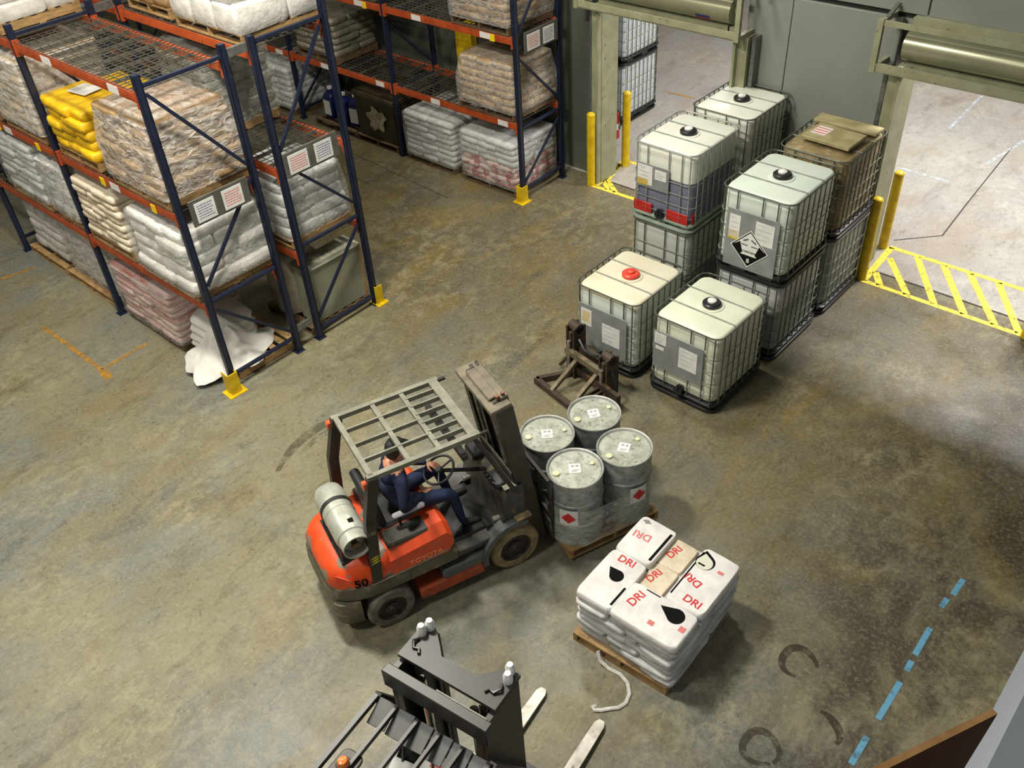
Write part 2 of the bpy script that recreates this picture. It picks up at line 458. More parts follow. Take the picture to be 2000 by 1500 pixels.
# two-colour sticker on the left roll
for k, (m_, a0, a1) in enumerate(((mat('sticker_blue', (44,52,120)), 205, 222), (mat('sticker_red', (170,40,36)), 222, 236), (mat('sticker_amber', (206,150,30)), 236, 248))):
    fs = [(2*i-2, 2*i-1, 2*i+1, 2*i) for i in range(1, 5)]
    vs2 = []
    for i in range(5):
        t = math.radians(a0+(a1-a0)*i/4)      # 180 = towards the hall, 270 = down
        yy, zz = 7.52+.1915*math.cos(t), 3.36+.1915*math.sin(t)
        vs2 += [(2.22, yy, zz), (2.46, yy, zz)]
    MB().add(vs2, fs).build('sticker', m_, d1)

# ledge under the viewpoint and the open carton on it
M_ledge = mat('ledge_paint', (150,157,166), (140,147,156), rough=.5, scale=3)
w_ = struct('wall_right', MB().cbox(9.345, -9, 0, 9.62, 2.0, 6.74, .02).mesh('wall_right', M_ledge), 'pale grey parapet edge of the gallery', 'wall')
MB().cbox(9.40, -9, 6.742, 9.60, 2.0, 6.80, .012).build('cap_rail', M_ledge, w_)
M_card_shade = mat('cardboard', (104,66,32), (90,56,26), rough=.8, scale=6)  # brown darkened, shade on the flap face put into the colour
M_cardi = mat('cardboard_edge', (196,152,100), (170,126,78), rough=.8, scale=60)
# ================================================================ PALLET RACKS
M_clip = mat('clip_yellow', (232,204,30), rough=.5)
M_board = mat('sign_board', (92,92,86), (80,80,74), rough=.6, scale=7)
# a C-section post, 1 m tall, shared and stretched
_post = MB().box(-.035,-.04,0,.035,-.034,1).box(-.035,-.04,0,-.029,.04,1).box(.029,-.04,0,.035,.04,1).box(-.035,.022,0,-.012,.04,1).box(.012,.022,0,.035,.04,1).box(-.03,-.036,0,.03,.024,1).mesh('post', M_blue, smooth=False)
_foot = MB().box(-.07,-.07,0,.07,.07,.008).box(-.05,.05,.0,-.035,.065,.02).box(.035,-.065,.0,.05,-.05,.02).mesh('base_plate', M_blue, smooth=False)
def frame(rk, x, y0, y1, h0, h1, horiz, diag):
    for y, h, fl_ in ((y0, h0, 0), (y1, h1, PI)):
        put('post', _post, rk, (x, y, 0), (0,0,fl_), (1,1,h))
        put('base_plate', _foot, rk, (x, y, 0))
    for z in horiz:
        ubar('horizontal_brace', M_blue, rk, (x, y0+.03, z), (x, y1-.03, z), .045, .04)
    for (ya, za, yb, zb) in diag:
        ubar('diagonal_brace', M_blue, rk, (x, y0+ya, za), (x, y0+yb, zb), .032, .04)
def beam(rk, x0, x1, y, z, labels=(), clips=(), face=-1):
    b = MB().cbox(x0+.04, y-.025, z-.115, x1-.04, y+.025, z, .006).box(x0+.04, y+face*.027, z-.085, x1-.04, y+face*.025, z-.03).build('beam', M_ora, rk)
    for x in (x0+.045, x1-.045):
        ubox('end_plate', M_ora, b, x-.02, y-.043, z-.17, x+.02, y+.04, z+.03)
    for x in labels:
        ubox('beam_label', M_white, b, x-.11, y+face*.031-.003, z-.10, x+.11, y+face*.031+.003, z-.01)
    for x in clips:
        MB().cbox(x-.05, y+face*.034-.006, z-.12, x+.05, y+face*.034+.006, z-.01, .004).build('yellow_clip', M_clip, b)
def deck(rk, x0, x1, y0, y1, z):
    n = 2
    for k in range(n):
        a = x0+.05+(x1-x0-.1)*k/n; b = x0+.05+(x1-x0-.1)*(k+1)/n-.02
        m = MB(); c = 16; d = 11
        for i in range(c+1):
            x = a+(b-a)*i/c; m.box(x-.004, y0-.02, z+.004, x+.004, y1+.02, z+.012)
        for i in range(d+1):
            y = y0-.02+(y1-y0+.04)*i/d; m.box(a, y-.004, z+.011, b, y+.004, z+.018)
        for i in range(4):
            y = a+(b-a)*(i+.5)/4; m.box(y-.02, y0+.03, z-.03, y+.02, y1-.03, z+.004)
        o = m.build('wire_deck', M_wire, rk, smooth=False); o['kind'] = 'stuff'
def signs(rk, x, ys, z, blue_first=True):
    y0, y1 = ys[0][0]-.06, ys[-1][1]+.1
    bd = MB().cbox(x+.02, y0, z-.03, x+.04, y1, z+.3, .004).build('sign_board', M_board, rk)
    for k, (a, b) in enumerate(ys):
        s = MB().cbox(x+.041, a, z, x+.046, b, z+.255, .002).build('sign', M_white, bd)
        mp = M_bluep if (k == 0) == blue_first else M_redp
        m = MB(); r = random.Random(k+int(y0*10))
        for q in range(6):
            yy = a+.03
            while yy < b-.05:
                l = r.uniform(.02, .05); zz = z+.205-q*.032
                m.box(x+.0462, yy, zz, x+.0468, min(yy+l, b-.03), zz+.012); yy += l+.007
        m.build('sign_print', mp, bd, smooth=False)
def spacer(rk, x, y0, y1, z):
    ubox('row_spacer', M_galv, rk, x-.02, y0, z-.05, x+.02, y1, z+.05)
DG1 = [(.09,1.25,1.0,.38), (.06,1.62,1.03,2.70), (.06,4.07,1.01,2.88)]
DG2 = [(.05,.32,1.0,1.37), (1.0,1.72,.1,2.62), (.05,2.84,.98,4.12)]
XS = (0, -2.95, -6.02, -9.05)
r1 = thing('pallet_rack', 'blue and orange pallet rack nearest the open floor with an empty wire deck on top', 'rack', (0,0,0), 0, 'pallet racks')
for i, x in enumerate(XS):
    frame(r1, x, 0, 1.07, 4.30, 4.30, (.24, 1.40, 4.17), DG1)
for i in range(3):
    x0, x1 = XS[i+1], XS[i]
    for z, lb, cl in ((4.09, (x1-.55, x1-2.1), ()), (2.63, (x1-1.45,), (x1-.55, x1-1.75)), (1.36, (), ())):
        beam(r1, x0, x1, 0, z, lb, cl, -1); beam(r1, x0, x1, 1.07, z, (), (), 1)
        deck(r1, x0, x1, 0, 1.07, z)
signs(r1, .02, ((.17,.44), (.55,.83)), 2.47)
for z in (.35, 4.18):
    for x in XS: spacer(r1, x, 1.1, 1.385, z)
pg = MB().prism([(-.09,-.10),(.06,-.10),(.06,.0),(.045,.0),(.045,-.085),(-.075,-.085),(-.075,.06),(-.09,.06)], 0, .33).box(-.15,-.15,0,.12,.08,.012).build('post_guard', M_yel, r1, (-.0,-.02,0), (0,0,PI/2-.05))
r2 = thing('pallet_rack', 'blue and orange pallet rack standing back to back behind the nearest rack', 'rack', (0,0,0), 0, 'pallet racks')
for x in XS:
    frame(r2, x, 1.46, 2.53, 4.28, 4.62, (.14, 1.50, 4.21), DG2)
for i in range(3):
    x0, x1 = XS[i+1], XS[i]
    for z in (4.11, 2.60, 1.38):
        beam(r2, x0, x1, 1.46, z, (), (), -1); beam(r2, x0, x1, 2.53, z, (x0+1,), (), 1)
        deck(r2, x0, x1, 1.46, 2.53, z)
signs(r2, .02, ((1.55,1.86), (1.97,2.25)), 2.52, False)
MB().prism([(-.06,-.03),(.07,-.03),(.07,.09),(.055,.09),(.055,-.015),(-.06,-.015)], 0, .30).box(-.07,-.07,0,.14,.13,.012).build('post_guard', M_yel, r2, (0,2.55,0))
XR = (-.27, -3.32, -6.36, -9.4, -12.4)
r3 = thing('pallet_rack', 'blue and orange pallet rack standing along the back wall', 'rack', (0,0,0), 0, 'pallet racks')
for x in XR:
    frame(r3, x, 6.24, 7.30, 5.6, 5.6, (.2, 1.3, 2.62, 4.2), [(.05,.3,1.0,1.15), (1.0,1.5,.05,2.45), (.05,2.8,1.0,4.0)])
for i in range(4):
    x0, x1 = XR[i+1], XR[i]
    for z, lb, cl in ((2.78, (x1-.62, x1-2.2), (x1-.46,)), (1.38, (x1-.35, x1-1.95), ())):
        beam(r3, x0, x1, 6.24, z, lb, cl, -1); beam(r3, x0, x1, 7.30, z, (), (), 1)
        deck(r3, x0, x1, 6.24, 7.30, z)
signs(r3, -.25, ((6.44,6.75), (6.83,7.10)), 2.53, False)
MB().prism([(-.07,-.09),(.07,-.09),(.07,.06),(.055,.06),(.055,-.075),(-.055,-.075),(-.055,.06),(-.07,.06)], 0, .30).box(-.12,-.14,0,.12,.1,.012).build('post_guard', M_yel, r3, (-.25,6.20,0))

# ================================================================ PALLETS AND LOADS
def pallet(label, x0, x1, y0, y1, z, m=None, rz=0, nb=7, h=.13, group='wooden pallets', runners='x'):
    """deck boards along x, three stringers along y; origin at the middle of the footprint"""
    m = m or M_pal
    p = thing('pallet', label, 'pallet', ((x0+x1)/2, (y0+y1)/2, z), rz, group)
    w, d = x1-x0, y1-y0
    r = random.Random(int(x0*100+y0*10+z*7))
    for i in range(nb):
        c = -d/2+.045+(d-.09)*i/(nb-1); hw = .045 if 0 < i < nb-1 else .05
        c = max(-d/2+hw, min(d/2-hw, c)); j = r.uniform(-.006, .006)
        ubox('deck_board', m, p, -w/2+j, c-hw, h-.018, w/2+j, c+hw, h)
    for x in (-w/2+.02, 0, w/2-.02):
        ubox('stringer', m, p, x-.02, -d/2+.005, .016, x+.02, d/2-.005, h-.018)
    for c in (-d/2+.05, 0, d/2-.05):
        ubox('bottom_board', m, p, -w/2, c-.045, 0, w/2, c+.045, .016)
    return p

def sack_mesh(m, k, flat=False):
    key = ('sack', m.name, k, flat)
    if key in _unit: return _unit[key]
    r = random.Random(k*7+3)
    prof = ((.92,.0),(.985,.16),(1.0,.45),(.985,.8),(.93,.97),(.72,1.03)) if not flat else ((.90,.0),(.98,.14),(1.0,.45),(.99,.80),(.965,.95),(.94,1.0))
    loops = []
    n = 20
    for s, z in prof:
        lp = []
        for i in range(n):
            a = 2*PI*i/n; e = .22
            cx = math.copysign(abs(math.cos(a))**e, math.cos(a)); sy = math.copysign(abs(math.sin(a))**e, math.sin(a))
            f = s*(1+r.uniform(-.018, .018))
            lp.append((.5*cx*f, .5*sy*f, z+(r.uniform(-.04, .04) if not flat and .05 < z < 1.03 else 0)))
        loops.append(lp)
    _unit[key] = MB().loft(loops).mesh('sack_'+m.name, m, ang=70)
    return _unit[key]

def load(label, x0, x1, y0, y1, z, layers, lh, m, name='sack_load', part='sack', wrap=None, taper=.0, lean=(0,0), jit=.02, group=None, skipfill=False, rz=0, top=None):
    """a palletised stack of sacks in an interlocked five-sack pattern, sacks are its parts"""
    t = thing(name, label, 'sack stack', ((x0+x1)/2, (y0+y1)/2, z), rz, group)
    w, d = x1-x0, y1-y0
    r = random.Random(int(abs(x0*91+y0*37+z*53)))
    ms = m if isinstance(m, (list, tuple)) else [m]*layers
    for k in range(layers):
        s = 1-taper*k/max(layers-1, 1)
        W, D = w*s, d*s
        cells = []
        hb = .6*D if k % 2 == 0 else .4*D
        if k % 2 == 0:
            for i in range(3): cells.append((-W/2+W*(i+.5)/3, -D/2+.3*D, W/3, .6*D))
            for i in range(2): cells.append((-W/2+W*(i+.5)/2, -D/2+.8*D, W/2, .4*D))
        else:
            for i in range(2): cells.append((-W/2+W*(i+.5)/2, -D/2+.2*D, W/2, .4*D))
            for i in range(3): cells.append((-W/2+W*(i+.5)/3, -D/2+.7*D, W/3, .6*D))
        for (cx, cy, a, b) in cells:
            j = lambda q: r.uniform(-q, q)
            o = put(part, sack_mesh(ms[k], r.randrange(4)), t, (cx+j(jit)+lean[0]*k, cy+j(jit)+lean[1]*k, k*lh), (0,0,j(.035)), (a*1.05, b*1.05, lh*1.04))
    if wrap:
        h = layers*lh
        e = .042
        L = [rrect(w+2*e, d+2*e, .09, .0, 4), rrect(w+2.4*e, d+2.4*e, .09, h*.5, 4, lean[0]*layers*.5, lean[1]*layers*.5),
             rrect((w+2*e)*(1-taper), (d+2*e)*(1-taper), .09, h*.96, 4, lean[0]*layers, lean[1]*layers), rrect(w*(.88-taper), d*(.88-taper), .07, h*1.03, 4, lean[0]*layers, lean[1]*layers)]
        mb = MB().loft(L, 0, False); n = len(L[0])
        mb.f.append(tuple(range(3*n, 4*n))); mb.m.append(0)
        mb.build('stretch_wrap', wrap, t)
    return t
M_film = film_mat('stretch_film', amount=.22, bscale=9, bump=.5)
M_filmh = film_mat('stretch_film_heavy', amount=.26, bscale=7, bump=.5)
M_filmw = film_mat('stretch_film_white', (232,230,224), .5, 5, .5)
M_filmb = film_mat('stretch_film_bright', (236,230,222), .36, 6, .8)
S_white = mat('sack_white', (214,212,206), (190,188,180), rough=.42, scale=7, bump=.5, bscale=16)
S_gw = mat('sack_grey_white', (196,198,196), (168,168,164), rough=.4, scale=8, bump=.5, bscale=16)
S_tan = mat('sack_tan', (196,176,144), (174,152,120), rough=.5, scale=7, bump=.5, bscale=16)
S_brown = mat('sack_brown', (160,132,92), (132,106,72), rough=.5, scale=8, bump=.6, bscale=15, c3=(176,154,120), s3=5, lo3=.58, hi3=.68)
S_kraft = mat('sack_kraft', (150,120,82), (126,98,64), rough=.55, scale=8, bump=.5, bscale=15)
S_yel = mat('sack_yellow', (230,188,22), (206,160,14), rough=.42, scale=7, bump=.5, bscale=15)
S_pink = mat('sack_pink', (206,178,170), (178,96,86), rough=.45, scale=3, lo=.46, hi=.66, bump=.5, bscale=15, stretch=(.5,.5,6))
S_cream = mat('sack_cream', (218,206,184), (196,182,156), rough=.5, scale=7, bump=.5, bscale=16)
S_redw = mat('sack_red_white', (190,170,160), (150,44,40), rough=.45, scale=7, lo=.48, hi=.58, bump=.4, bscale=15)
S_grey = mat('sack_grey', (128,124,108), (104,100,86), rough=.4, scale=7, bump=.6, bscale=12)
PH = .13
def loaded(plabel, llabel, x0, x1, y0, y1, z, layers, lh, m, pm=None, ov=.0, **k):
    pallet(plabel, x0, x1, y0, y1, z, pm)
    return load(llabel, x0-ov, x1+ov, y0-ov, y1+ov, z+PH, layers, lh, m, **k)
zt, zm, zl = 4.11, 2.65, 1.38
zt2, zm2, zl2 = 4.132, 2.622, 1.402
# --- front rack, upper shelf
t = loaded('pallet under the yellow sacks on the upper shelf of the nearest rack', 'bright yellow sacks stacked on the upper shelf of the nearest rack', -2.83, -1.80, .0, 1.10, zm, 5, .13, S_yel, ov=.0, jit=.03)
o = ubox('paper_sheet', M_white, t, -.25, -.30, .688, .12, -.02, .692); o.rotation_euler = (0,0,.15)
loaded('pallet under the tall brown wrapped sacks on the upper shelf', 'tall brown sacks in shiny stretch wrap on the upper shelf beside the yellow sacks', -1.43, -.14, -.02, 1.10, zm, 8, .112, S_brown, wrap=M_filmb, taper=.1, jit=.035)
loaded('pallet under the tan wrapped sacks beyond the middle post, upper shelf', 'tan sacks in cloudy wrap on the upper shelf left of the yellow sacks', -4.4, -3.2, .0, 1.10, zm, 9, .112, S_tan, wrap=M_filmw, jit=.03)
loaded('pallet at the far left edge of the upper shelf of the nearest rack', 'tan wrapped sacks at the far left end of the upper shelf', -5.85, -4.6, .0, 1.10, zm, 8, .112, S_tan, wrap=M_filmw)
# --- front rack, lower shelf
loaded('pallet under the cream sacks on the lower shelf left of the white sacks', 'cream and tan ribbed sacks on the lower shelf, right of the middle post', -2.82, -1.68, -.03, 1.08, zl, 8, .102, S_cream, ov=.0, jit=.02)
loaded('pallet under the plump white sacks on the lower shelf at the rack end', 'plump white sacks bulging over the lower shelf at the open rack end', -1.38, -.12, -.05, 1.10, zl, 5, .165, S_white, wrap=M_film, ov=.03, jit=.03, taper=.06)
loaded('pallet under the small white load by the middle post, lower shelf', 'smooth white wrapped load on the lower shelf just left of the middle post', -3.86, -3.06, .0, 1.08, zl, 5, .165, S_gw, wrap=M_filmw, jit=.01)
loaded('pallet under the zigzag white sacks at the left of the lower shelf', 'white sacks stacked in a zigzag on the lower shelf at the left edge', -5.25, -4.0, -.02, 1.10, zl, 8, .112, S_gw, jit=.02, wrap=M_film)
# --- front rack, floor
loaded('pallet under the pinkish wrapped sacks on the floor', 'pinkish white wrapped sacks on the floor under the nearest rack', -2.75, -1.28, .03, 1.07, 0, 8, .105, S_pink, wrap=M_film, jit=.015, pm=M_pald)
pallet('pallet jutting out under the white wrapped load on the floor', -4.6, -3.08, .02, 1.08, 0)
load('white wrapped load on a floor pallet left of the middle post', -4.55, -3.08, .16, 1.08, PH, 6, .175, S_gw, wrap=M_filmw, jit=.01)
pallet('bare sided pallet at the left on the floor under the nearest rack', -5.9, -4.68, .02, 1.08, 0)
load('white sacks low on the floor at the far left of the nearest rack', -5.85, -4.72, .16, 1.08, PH, 5, .16, S_white, jit=.02)
pallet('pallet under the slumped white bulk bag beside the yellow post guard', -1.2, -.1, .16, 1.15, 0)
# --- second rack
loaded('pallet under the big white bags on top of the second rack', 'big clean white bags on the top shelf of the second rack', -1.5, -.12, 1.43, 2.60, zt2, 3, .34, S_white, ov=.02, jit=.008)
loaded('pallet under the brown cartons on top of the second rack', 'brown kraft sacks on the top shelf of the second rack', -2.75, -1.75, 1.5, 2.5, zt2, 4, .15, S_kraft)
loaded('pallet under the white bags at the far left on the top shelf', 'white bags at the far left on the top shelf of the nearest rack', -4.5, -3.25, .0, 1.10, zt, 5, .2, S_white)
loaded('pallet at the back of the second rack, under the grey load', 'grey wrapped load seen between the two racks on the upper shelf', -2.35, -1.36, 1.5, 2.5, zm2, 8, .13, S_grey, wrap=M_film)
loaded('pallet under the white sacks on the lower shelf of the second rack', 'dull white sacks on the lower shelf at the end of the second rack', -1.28, -.14, 1.46, 2.48, zl2, 5, .16, S_gw, wrap=M_film, taper=.06)
# --- rack along the wall
loaded('pallet on the top visible shelf of the wall rack', 'brown sacks on the upper shelf of the wall rack at its end', -1.62, -.38, 6.2, 7.3, 2.8, 7, .115, S_kraft, wrap=M_film, pm=M_pald)
loaded('pallet on the lower shelf of the wall rack under brown sacks', 'brown sacks slumped on the lower shelf of the wall rack at its end', -1.60, -.36, 6.2, 7.3, 1.40, 7, .112, S_brown, wrap=M_film, taper=.1, pm=M_pald)
loaded('pallet under the grey white zigzag sacks below the wall rack', 'silvery white sacks in zigzag layers on the floor under the wall rack', -3.12, -1.90, 6.2, 7.3, 0, 8, .105, S_gw, wrap=M_film, pm=M_pald)
loaded('pallet under the red and white sacks below the wall rack', 'silvery sacks with red printed lower layers on the floor at the wall rack end', -1.66, -.42, 6.2, 7.3, 0, 8, .105, [S_redw]*4+[S_gw]*4, wrap=M_film, pm=M_pald)
loaded('pallet under the dull white sacks far along the wall rack', 'dull white sacks far along the wall rack, seen through the racks', -7.8, -6.6, 6.2, 7.3, 0, 7, .12, S_gw, wrap=M_film, pm=M_pald)
loaded('pallet of dim grey sacks high on the wall rack', 'dim grey wrapped load on the shelf of the wall rack behind the blue posts', -6.1, -4.9, 6.25, 7.3, 1.40, 6, .12, S_grey, pm=M_pald)
loaded('pallet of dim kraft sacks on the wall rack above the blue jugs', 'dim kraft wrapped sacks high on the wall rack, left of the brown ones', -4.75, -3.5, 6.25, 7.3, 2.80, 6, .115, S_kraft, wrap=M_film, pm=M_pald)
# dark tote and blue jugs on the floor of the wall rack
pallet('dark pallet under the blue jugs and the brown bin', -5.9, -4.66, 6.2, 7.3, 0, M_pald)
pallet('pallet under the dark brown bin below the wall rack', -4.6, -3.42, 6.2, 7.3, 0, M_pald)
M_bin = mat('brown_bin', (66,56,38), (48,42,30), rough=.45, scale=5)
t = thing('bulk_bin', 'dark brown bulk bin with a pale splash on its side under the wall rack', 'bin', (-4.0,6.75,PH))
b = MB(); L = [rrect(1.1,1.0,.06,0), rrect(1.16,1.06,.06,.78), rrect(1.2,1.1,.06,.8), rrect(1.2,1.1,.06,.86), rrect(1.1,1.0,.05,.86), rrect(1.06,.96,.05,.5)]
b.loft(L).build('bin_body', M_bin, t)
MB().cbox(-.58,-.53,.862,.58,.53,.885,.01).build('bin_lid', M_bin, t)
sp = [(math.cos(a*PI/8)*(.2+.06*((a*5)%3)), math.sin(a*PI/8)*(.17+.05*((a*7)%3))) for a in range(16)]
MB().prism(sp, 0, .004).build('pale_label', mat('pale_splash', (176,170,140), (120,114,90), rough=.7, scale=12), t, (.1,-.566,.45), (PI/2,0,0))
M_jug = mat('jug_blue', (22,38,104), (16,28,84), rough=.35, scale=6)
for i, (x, y) in enumerate(((-5.62,6.48), (-5.14,6.42), (-4.86,6.5))):
    t = thing('jug', ('blue jug with a white label, leftmost of three under the wall rack', 'blue jug with a white label, middle of three under the wall rack', 'blue jug with a white label beside the dark brown bin')[i], 'jug', (x,y,PH), .1*i, 'blue jugs')
    MB().loft([rrect(.25,.25,.05,0), rrect(.27,.27,.06,.03), rrect(.27,.27,.06,.44), rrect(.2,.2,.07,.52), rrect(.09,.09,.04,.55), rrect(.09,.09,.04,.58)]).build('jug_body', M_jug, t)
    MB().lathe([(.05,.58),(.055,.585),(.055,.63),(.045,.635)], 12).build('jug_cap', M_white, t)
    ubox('jug_label', M_white, t, -.1, -.14, .08, .1, -.1355, .38)
    MB().path([(-.09,0,.50),(-.09,0,.60),(.0,.0,.615)], .014, 6).build('jug_handle', M_jug, t)
# collapsed white bulk bag and the grey one behind it
def cloth(loops, name, m, parent, **k):
    return MB().loft(loops).build(name, m, parent, **k)
def blob(w, d, prof, seed, n=28, amp=.05, ex=.6):
    r = random.Random(seed); ph = [r.uniform(0,6.3) for _ in range(6)]; L = []
    for s, z, cx, cy in prof:
        lp = []
        for i in range(n):
            a = 2*PI*i/n
            f = s*(1+amp*(math.sin(3*a+ph[0]+z*3)+.6*math.sin(7*a+ph[1]-z*5)+.5*math.sin(11*a+ph[2])))
            x = math.copysign(abs(math.cos(a))**ex, math.cos(a)); y = math.copysign(abs(math.sin(a))**ex, math.sin(a))
            lp.append((cx+w/2*x*f, cy+d/2*y*f, z+.02*math.sin(5*a+ph[3])*s))
        L.append(lp)
    return L
S_bag = mat('bulk_bag_white', (226,224,216), (208,206,198), rough=.6, scale=6, bump=.6, bscale=11)
t = thing('bulk_bag', 'slumped open white bulk bag spilling its skirt over a pallet by the yellow post guard', 'bag', (-.70,.50,PH+.005))
cloth(blob(.78,.80,[(.94,.01,-.16,0),(1.0,.05,-.16,0),(.93,.10,-.16,0),(.99,.16,-.16,.0),(.9,.21,-.16,.01),(.96,.28,-.17,.02),(.86,.33,-.17,.02),(.9,.40,-.18,.03),(.74,.47,-.18,.04),(.4,.51,-.18,.05)], 3, amp=.025, ex=.45), 'bag_body', S_bag, t)
sk = []
for (s, z) in ((.22,.47),(.40,.40),(.58,.22),(.82,.09),(1.08,.02),(1.2,-.06)):
    lp = []
    for i in range(36):
        a = 2*PI*i/36; f = s*(1+.08*math.sin(5*a+1)+.05*math.sin(9*a))
        lp.append((.10+.43*f*math.cos(a), -.14+.55*f*math.sin(a), max(z+.05*math.sin(7*a)*s, -.06 if -.14+.55*f*math.sin(a) < -.37 else .008)))
    sk.append(lp)
MB().loft(sk, 0, False).build('bag_skirt', S_bag, t)
S_bagg = mat('bulk_bag_grey', (170,166,146), (146,142,122), rough=.6, scale=5, bump=.5, bscale=9)
t = thing('bulk_bag', 'greyish round topped bulk bag under the racks behind the slumped white bag', 'bag', (-1.92+.2+.75,1.68+.36,0))
cloth(blob(.62,.74,[(.94,.0,0,0),(1.0,.2,0,0),(1.0,.62,0,0),(.9,.8,0,0),(.6,.92,0,0),(.2,.95,0,0)], 8, amp=.025), 'bag_body', S_bagg, t)
t.location = (-.78,1.78,PH+.02)
pallet('pallet under the grey bag and the translucent carton, second rack floor', -1.15, -.1, 1.42, 2.52, 0, M_pald)
t = thing('bulk_carton', 'translucent grey wrapped carton on the floor at the end of the second rack', 'carton', (-.28,2.02,PH))
MB().cbox(-.18,-.47,0,.16,.47,.86,.012).build('carton_body', mat('carton_grey', (150,150,130), (130,130,112), rough=.5, scale=3), t)
for y in (-.47,.47): ubox('corner_post', M_pal, t, .155, y-.02, 0, .172, y+.02, .86)
MB().cbox(-.2,-.5,.862,.19,.5,.885,.006).build('carton_lid', mat('carton_lid', (176,176,156), (150,150,132), rough=.4, scale=4), t)
# ================================================================ INTERMEDIATE BULK TOTES
B_white = mat('tote_white', (226,228,216), (216,218,206), rough=.38, scale=2)
B_mint = mat('tote_mint', (216,226,214), (204,216,204), rough=.38, scale=2)
B_green = mat('tote_greenish', (218,224,204), (206,212,188), rough=.38, scale=3)
B_cream = mat('tote_cream', (218,214,192), (208,202,174), rough=.4, scale=2)
B_liq = mat('tote_bluegrey_fill', (120,122,142), (108,110,130), rough=.38, scale=3)
B_brown = mat('tote_brown', (146,130,92), (112,98,66), rough=.5, scale=4, c3=(170,158,124), s3=9)
B_grey = mat('tote_grey_fill', (142,148,146), (120,128,126), rough=.4, scale=3)
M_redpl = mat('red_plastic', (186,40,36), (164,32,30), rough=.4, scale=8)
M_ring = mat('cage_ring', (150,154,144), (124,128,118), rough=.4, metal=.35, scale=10)
M_basal = mat('tote_base_green', (150,164,148), (130,144,130), rough=.45, scale=8)
def tote(label, x, y, z=0, w=1.0, d=1.2, h=1.16, top=B_white, low=None, fill=.0, cap='black', base=None, cage=None,
         plate=None, stickers=(), red=False, rz=0, front_u=(.10,.26,.60,.80), lift=True, diamond=False, cover=False, rings=(.24,.40,.56,.72,.88)):
    base = base or M_black; cage = cage or M_cage; low = low or top
    t = thing('bulk_tote', label, 'tote', (x, y, z), rz, 'caged bulk totes')
    cx, cy = w/2, d/2; z0 = .135; zt_ = h-.02
    zf = z0+(zt_-z0)*fill
    ins = .075
    lv = [(.93, z0, .09), (1.0, z0+.04, .11)]
    for q in rings:
        zz = h*q
        lv += [(1.0, zz-.035, .12), (.988, zz, .12), (1.0, zz+.035, .12)]
    lv += [(1.0, zt_-.07, .12), (.985, zt_-.03, .12), (.955, zt_-.008, .11), (.92, zt_, .1)]
    if fill: lv += [(1.0, zf, .12), (1.0, zf+.004, .12)]
    lv.sort(key=lambda a: a[1])
    L = [rrect((w-ins)*s, (d-ins)*s, r, zz, 4, cx, cy) for s, zz, r in lv]
    b = MB().loft(L)
    n = len(L[0])
    if fill:
        for i, f in enumerate(b.f):
            zz = sum(b.v[q][2] for q in f)/len(f)
            b.m[i] = 1 if zz < zf+.002 else 0
    b.build('bottle', [top, low], t, ang=50)
    # the neck on the bottle roof
    if cap: MB().lathe([(.16,zt_-.004),(.155,zt_+.01),(.13,zt_+.014)], 24, 0, Matrix.Translation((cx,cy,0))).build('neck', top, t)
    if cap:
      cm = {'black': M_black, 'red': mat('red_cap', (214,70,52), rough=.4)}[cap]
      c = MB().lathe([(.105,zt_+.01),(.115,zt_+.018),(.115,zt_+.05),(.10,zt_+.064),(.06,zt_+.066)], 24, 0, Matrix.Translation((cx,cy,0))).build('cap', cm, t)
      MB().lathe([(.056,zt_+.066),(.056,zt_+.085),(.035,zt_+.098)], 16, 0, Matrix.Translation((cx,cy,0))).build('cap_plug', M_white if cap == 'black' else cm, c)
    # cage
    for q in tuple(rings[:-1]) + (.99,):
        zz = h*q if q < .95 else h-.008
        MB().path(rrect(w-.02, d-.02, .13, zz, 4, cx, cy), .0065 if q < .95 else .0105, 6, 0, True).build('ring_tube', cage if q > .95 else M_ring, t)
    za, zb = .11, h-.005
    for q in front_u + (.93,):
        if plate and plate[0]-.01 < q < plate[1]+.01:
            if plate[3] < .9: urod('upright_tube', cage, t, (w*q, .012, h*plate[3]), (w*q, .012, zb), .0085)
            if plate[2] > .2: urod('upright_tube', cage, t, (w*q, .012, za), (w*q, .012, h*plate[2]), .0085)
        else: urod('upright_tube', cage, t, (w*q, .012, za), (w*q, .012, zb), .0085)
        urod('upright_tube', cage, t, (w*q, d-.012, za), (w*q, d-.012, zb), .0085)
    for k in range(8):
        yy = .13+(d-.26)*k/7
        urod('upright_tube', cage, t, (w-.012, yy, za), (w-.012, yy, zb), .0085)
        urod('upright_tube', cage, t, (.012, yy, za), (.012, yy, zb), .0085)
    for yy in (d*.34, d*.66):
        ubar('top_bar', M_cagel, t, (.012, yy, h-.012), (w-.012, yy, h-.012), .018, .008)
    # base
    MB().loft([rrect(w-.03,d-.03,.1,.098,4,cx,cy), rrect(w,d,.11,.108,4,cx,cy), rrect(w,d,.11,.135,4,cx,cy), rrect(w-.05,d-.05,.1,.15,4,cx,cy)]).build('base_deck', base, t)
    MB().path(rrect(w-.05, d-.05, .12, .03, 4, cx, cy), .03, 8, 0, True).build('base_runner', base, t)
    for fx in (.06, w/2-.06, w-.18):
        for fy in (.05, d/2-.07, d-.19):
            if not (cap is None and .2 < fx < w-.3 and .3 < fy < d-.4) and not (z > .5 and .2 < fx < w-.3 and .3 < fy < d-.4): ubox('foot', base, t, fx, fy, .012, fx+.12, fy+.14, .10)
    # outlet valve on the front
    if not diamond: MB().tube((cx,.06,.21),(cx,-.02,.20),.05,12).tube((cx,-.02,.20),(cx,-.045,.20),.06,12).box(cx-.012,-.06,.20,cx+.012,-.03,.29).build('valve', M_black, t)
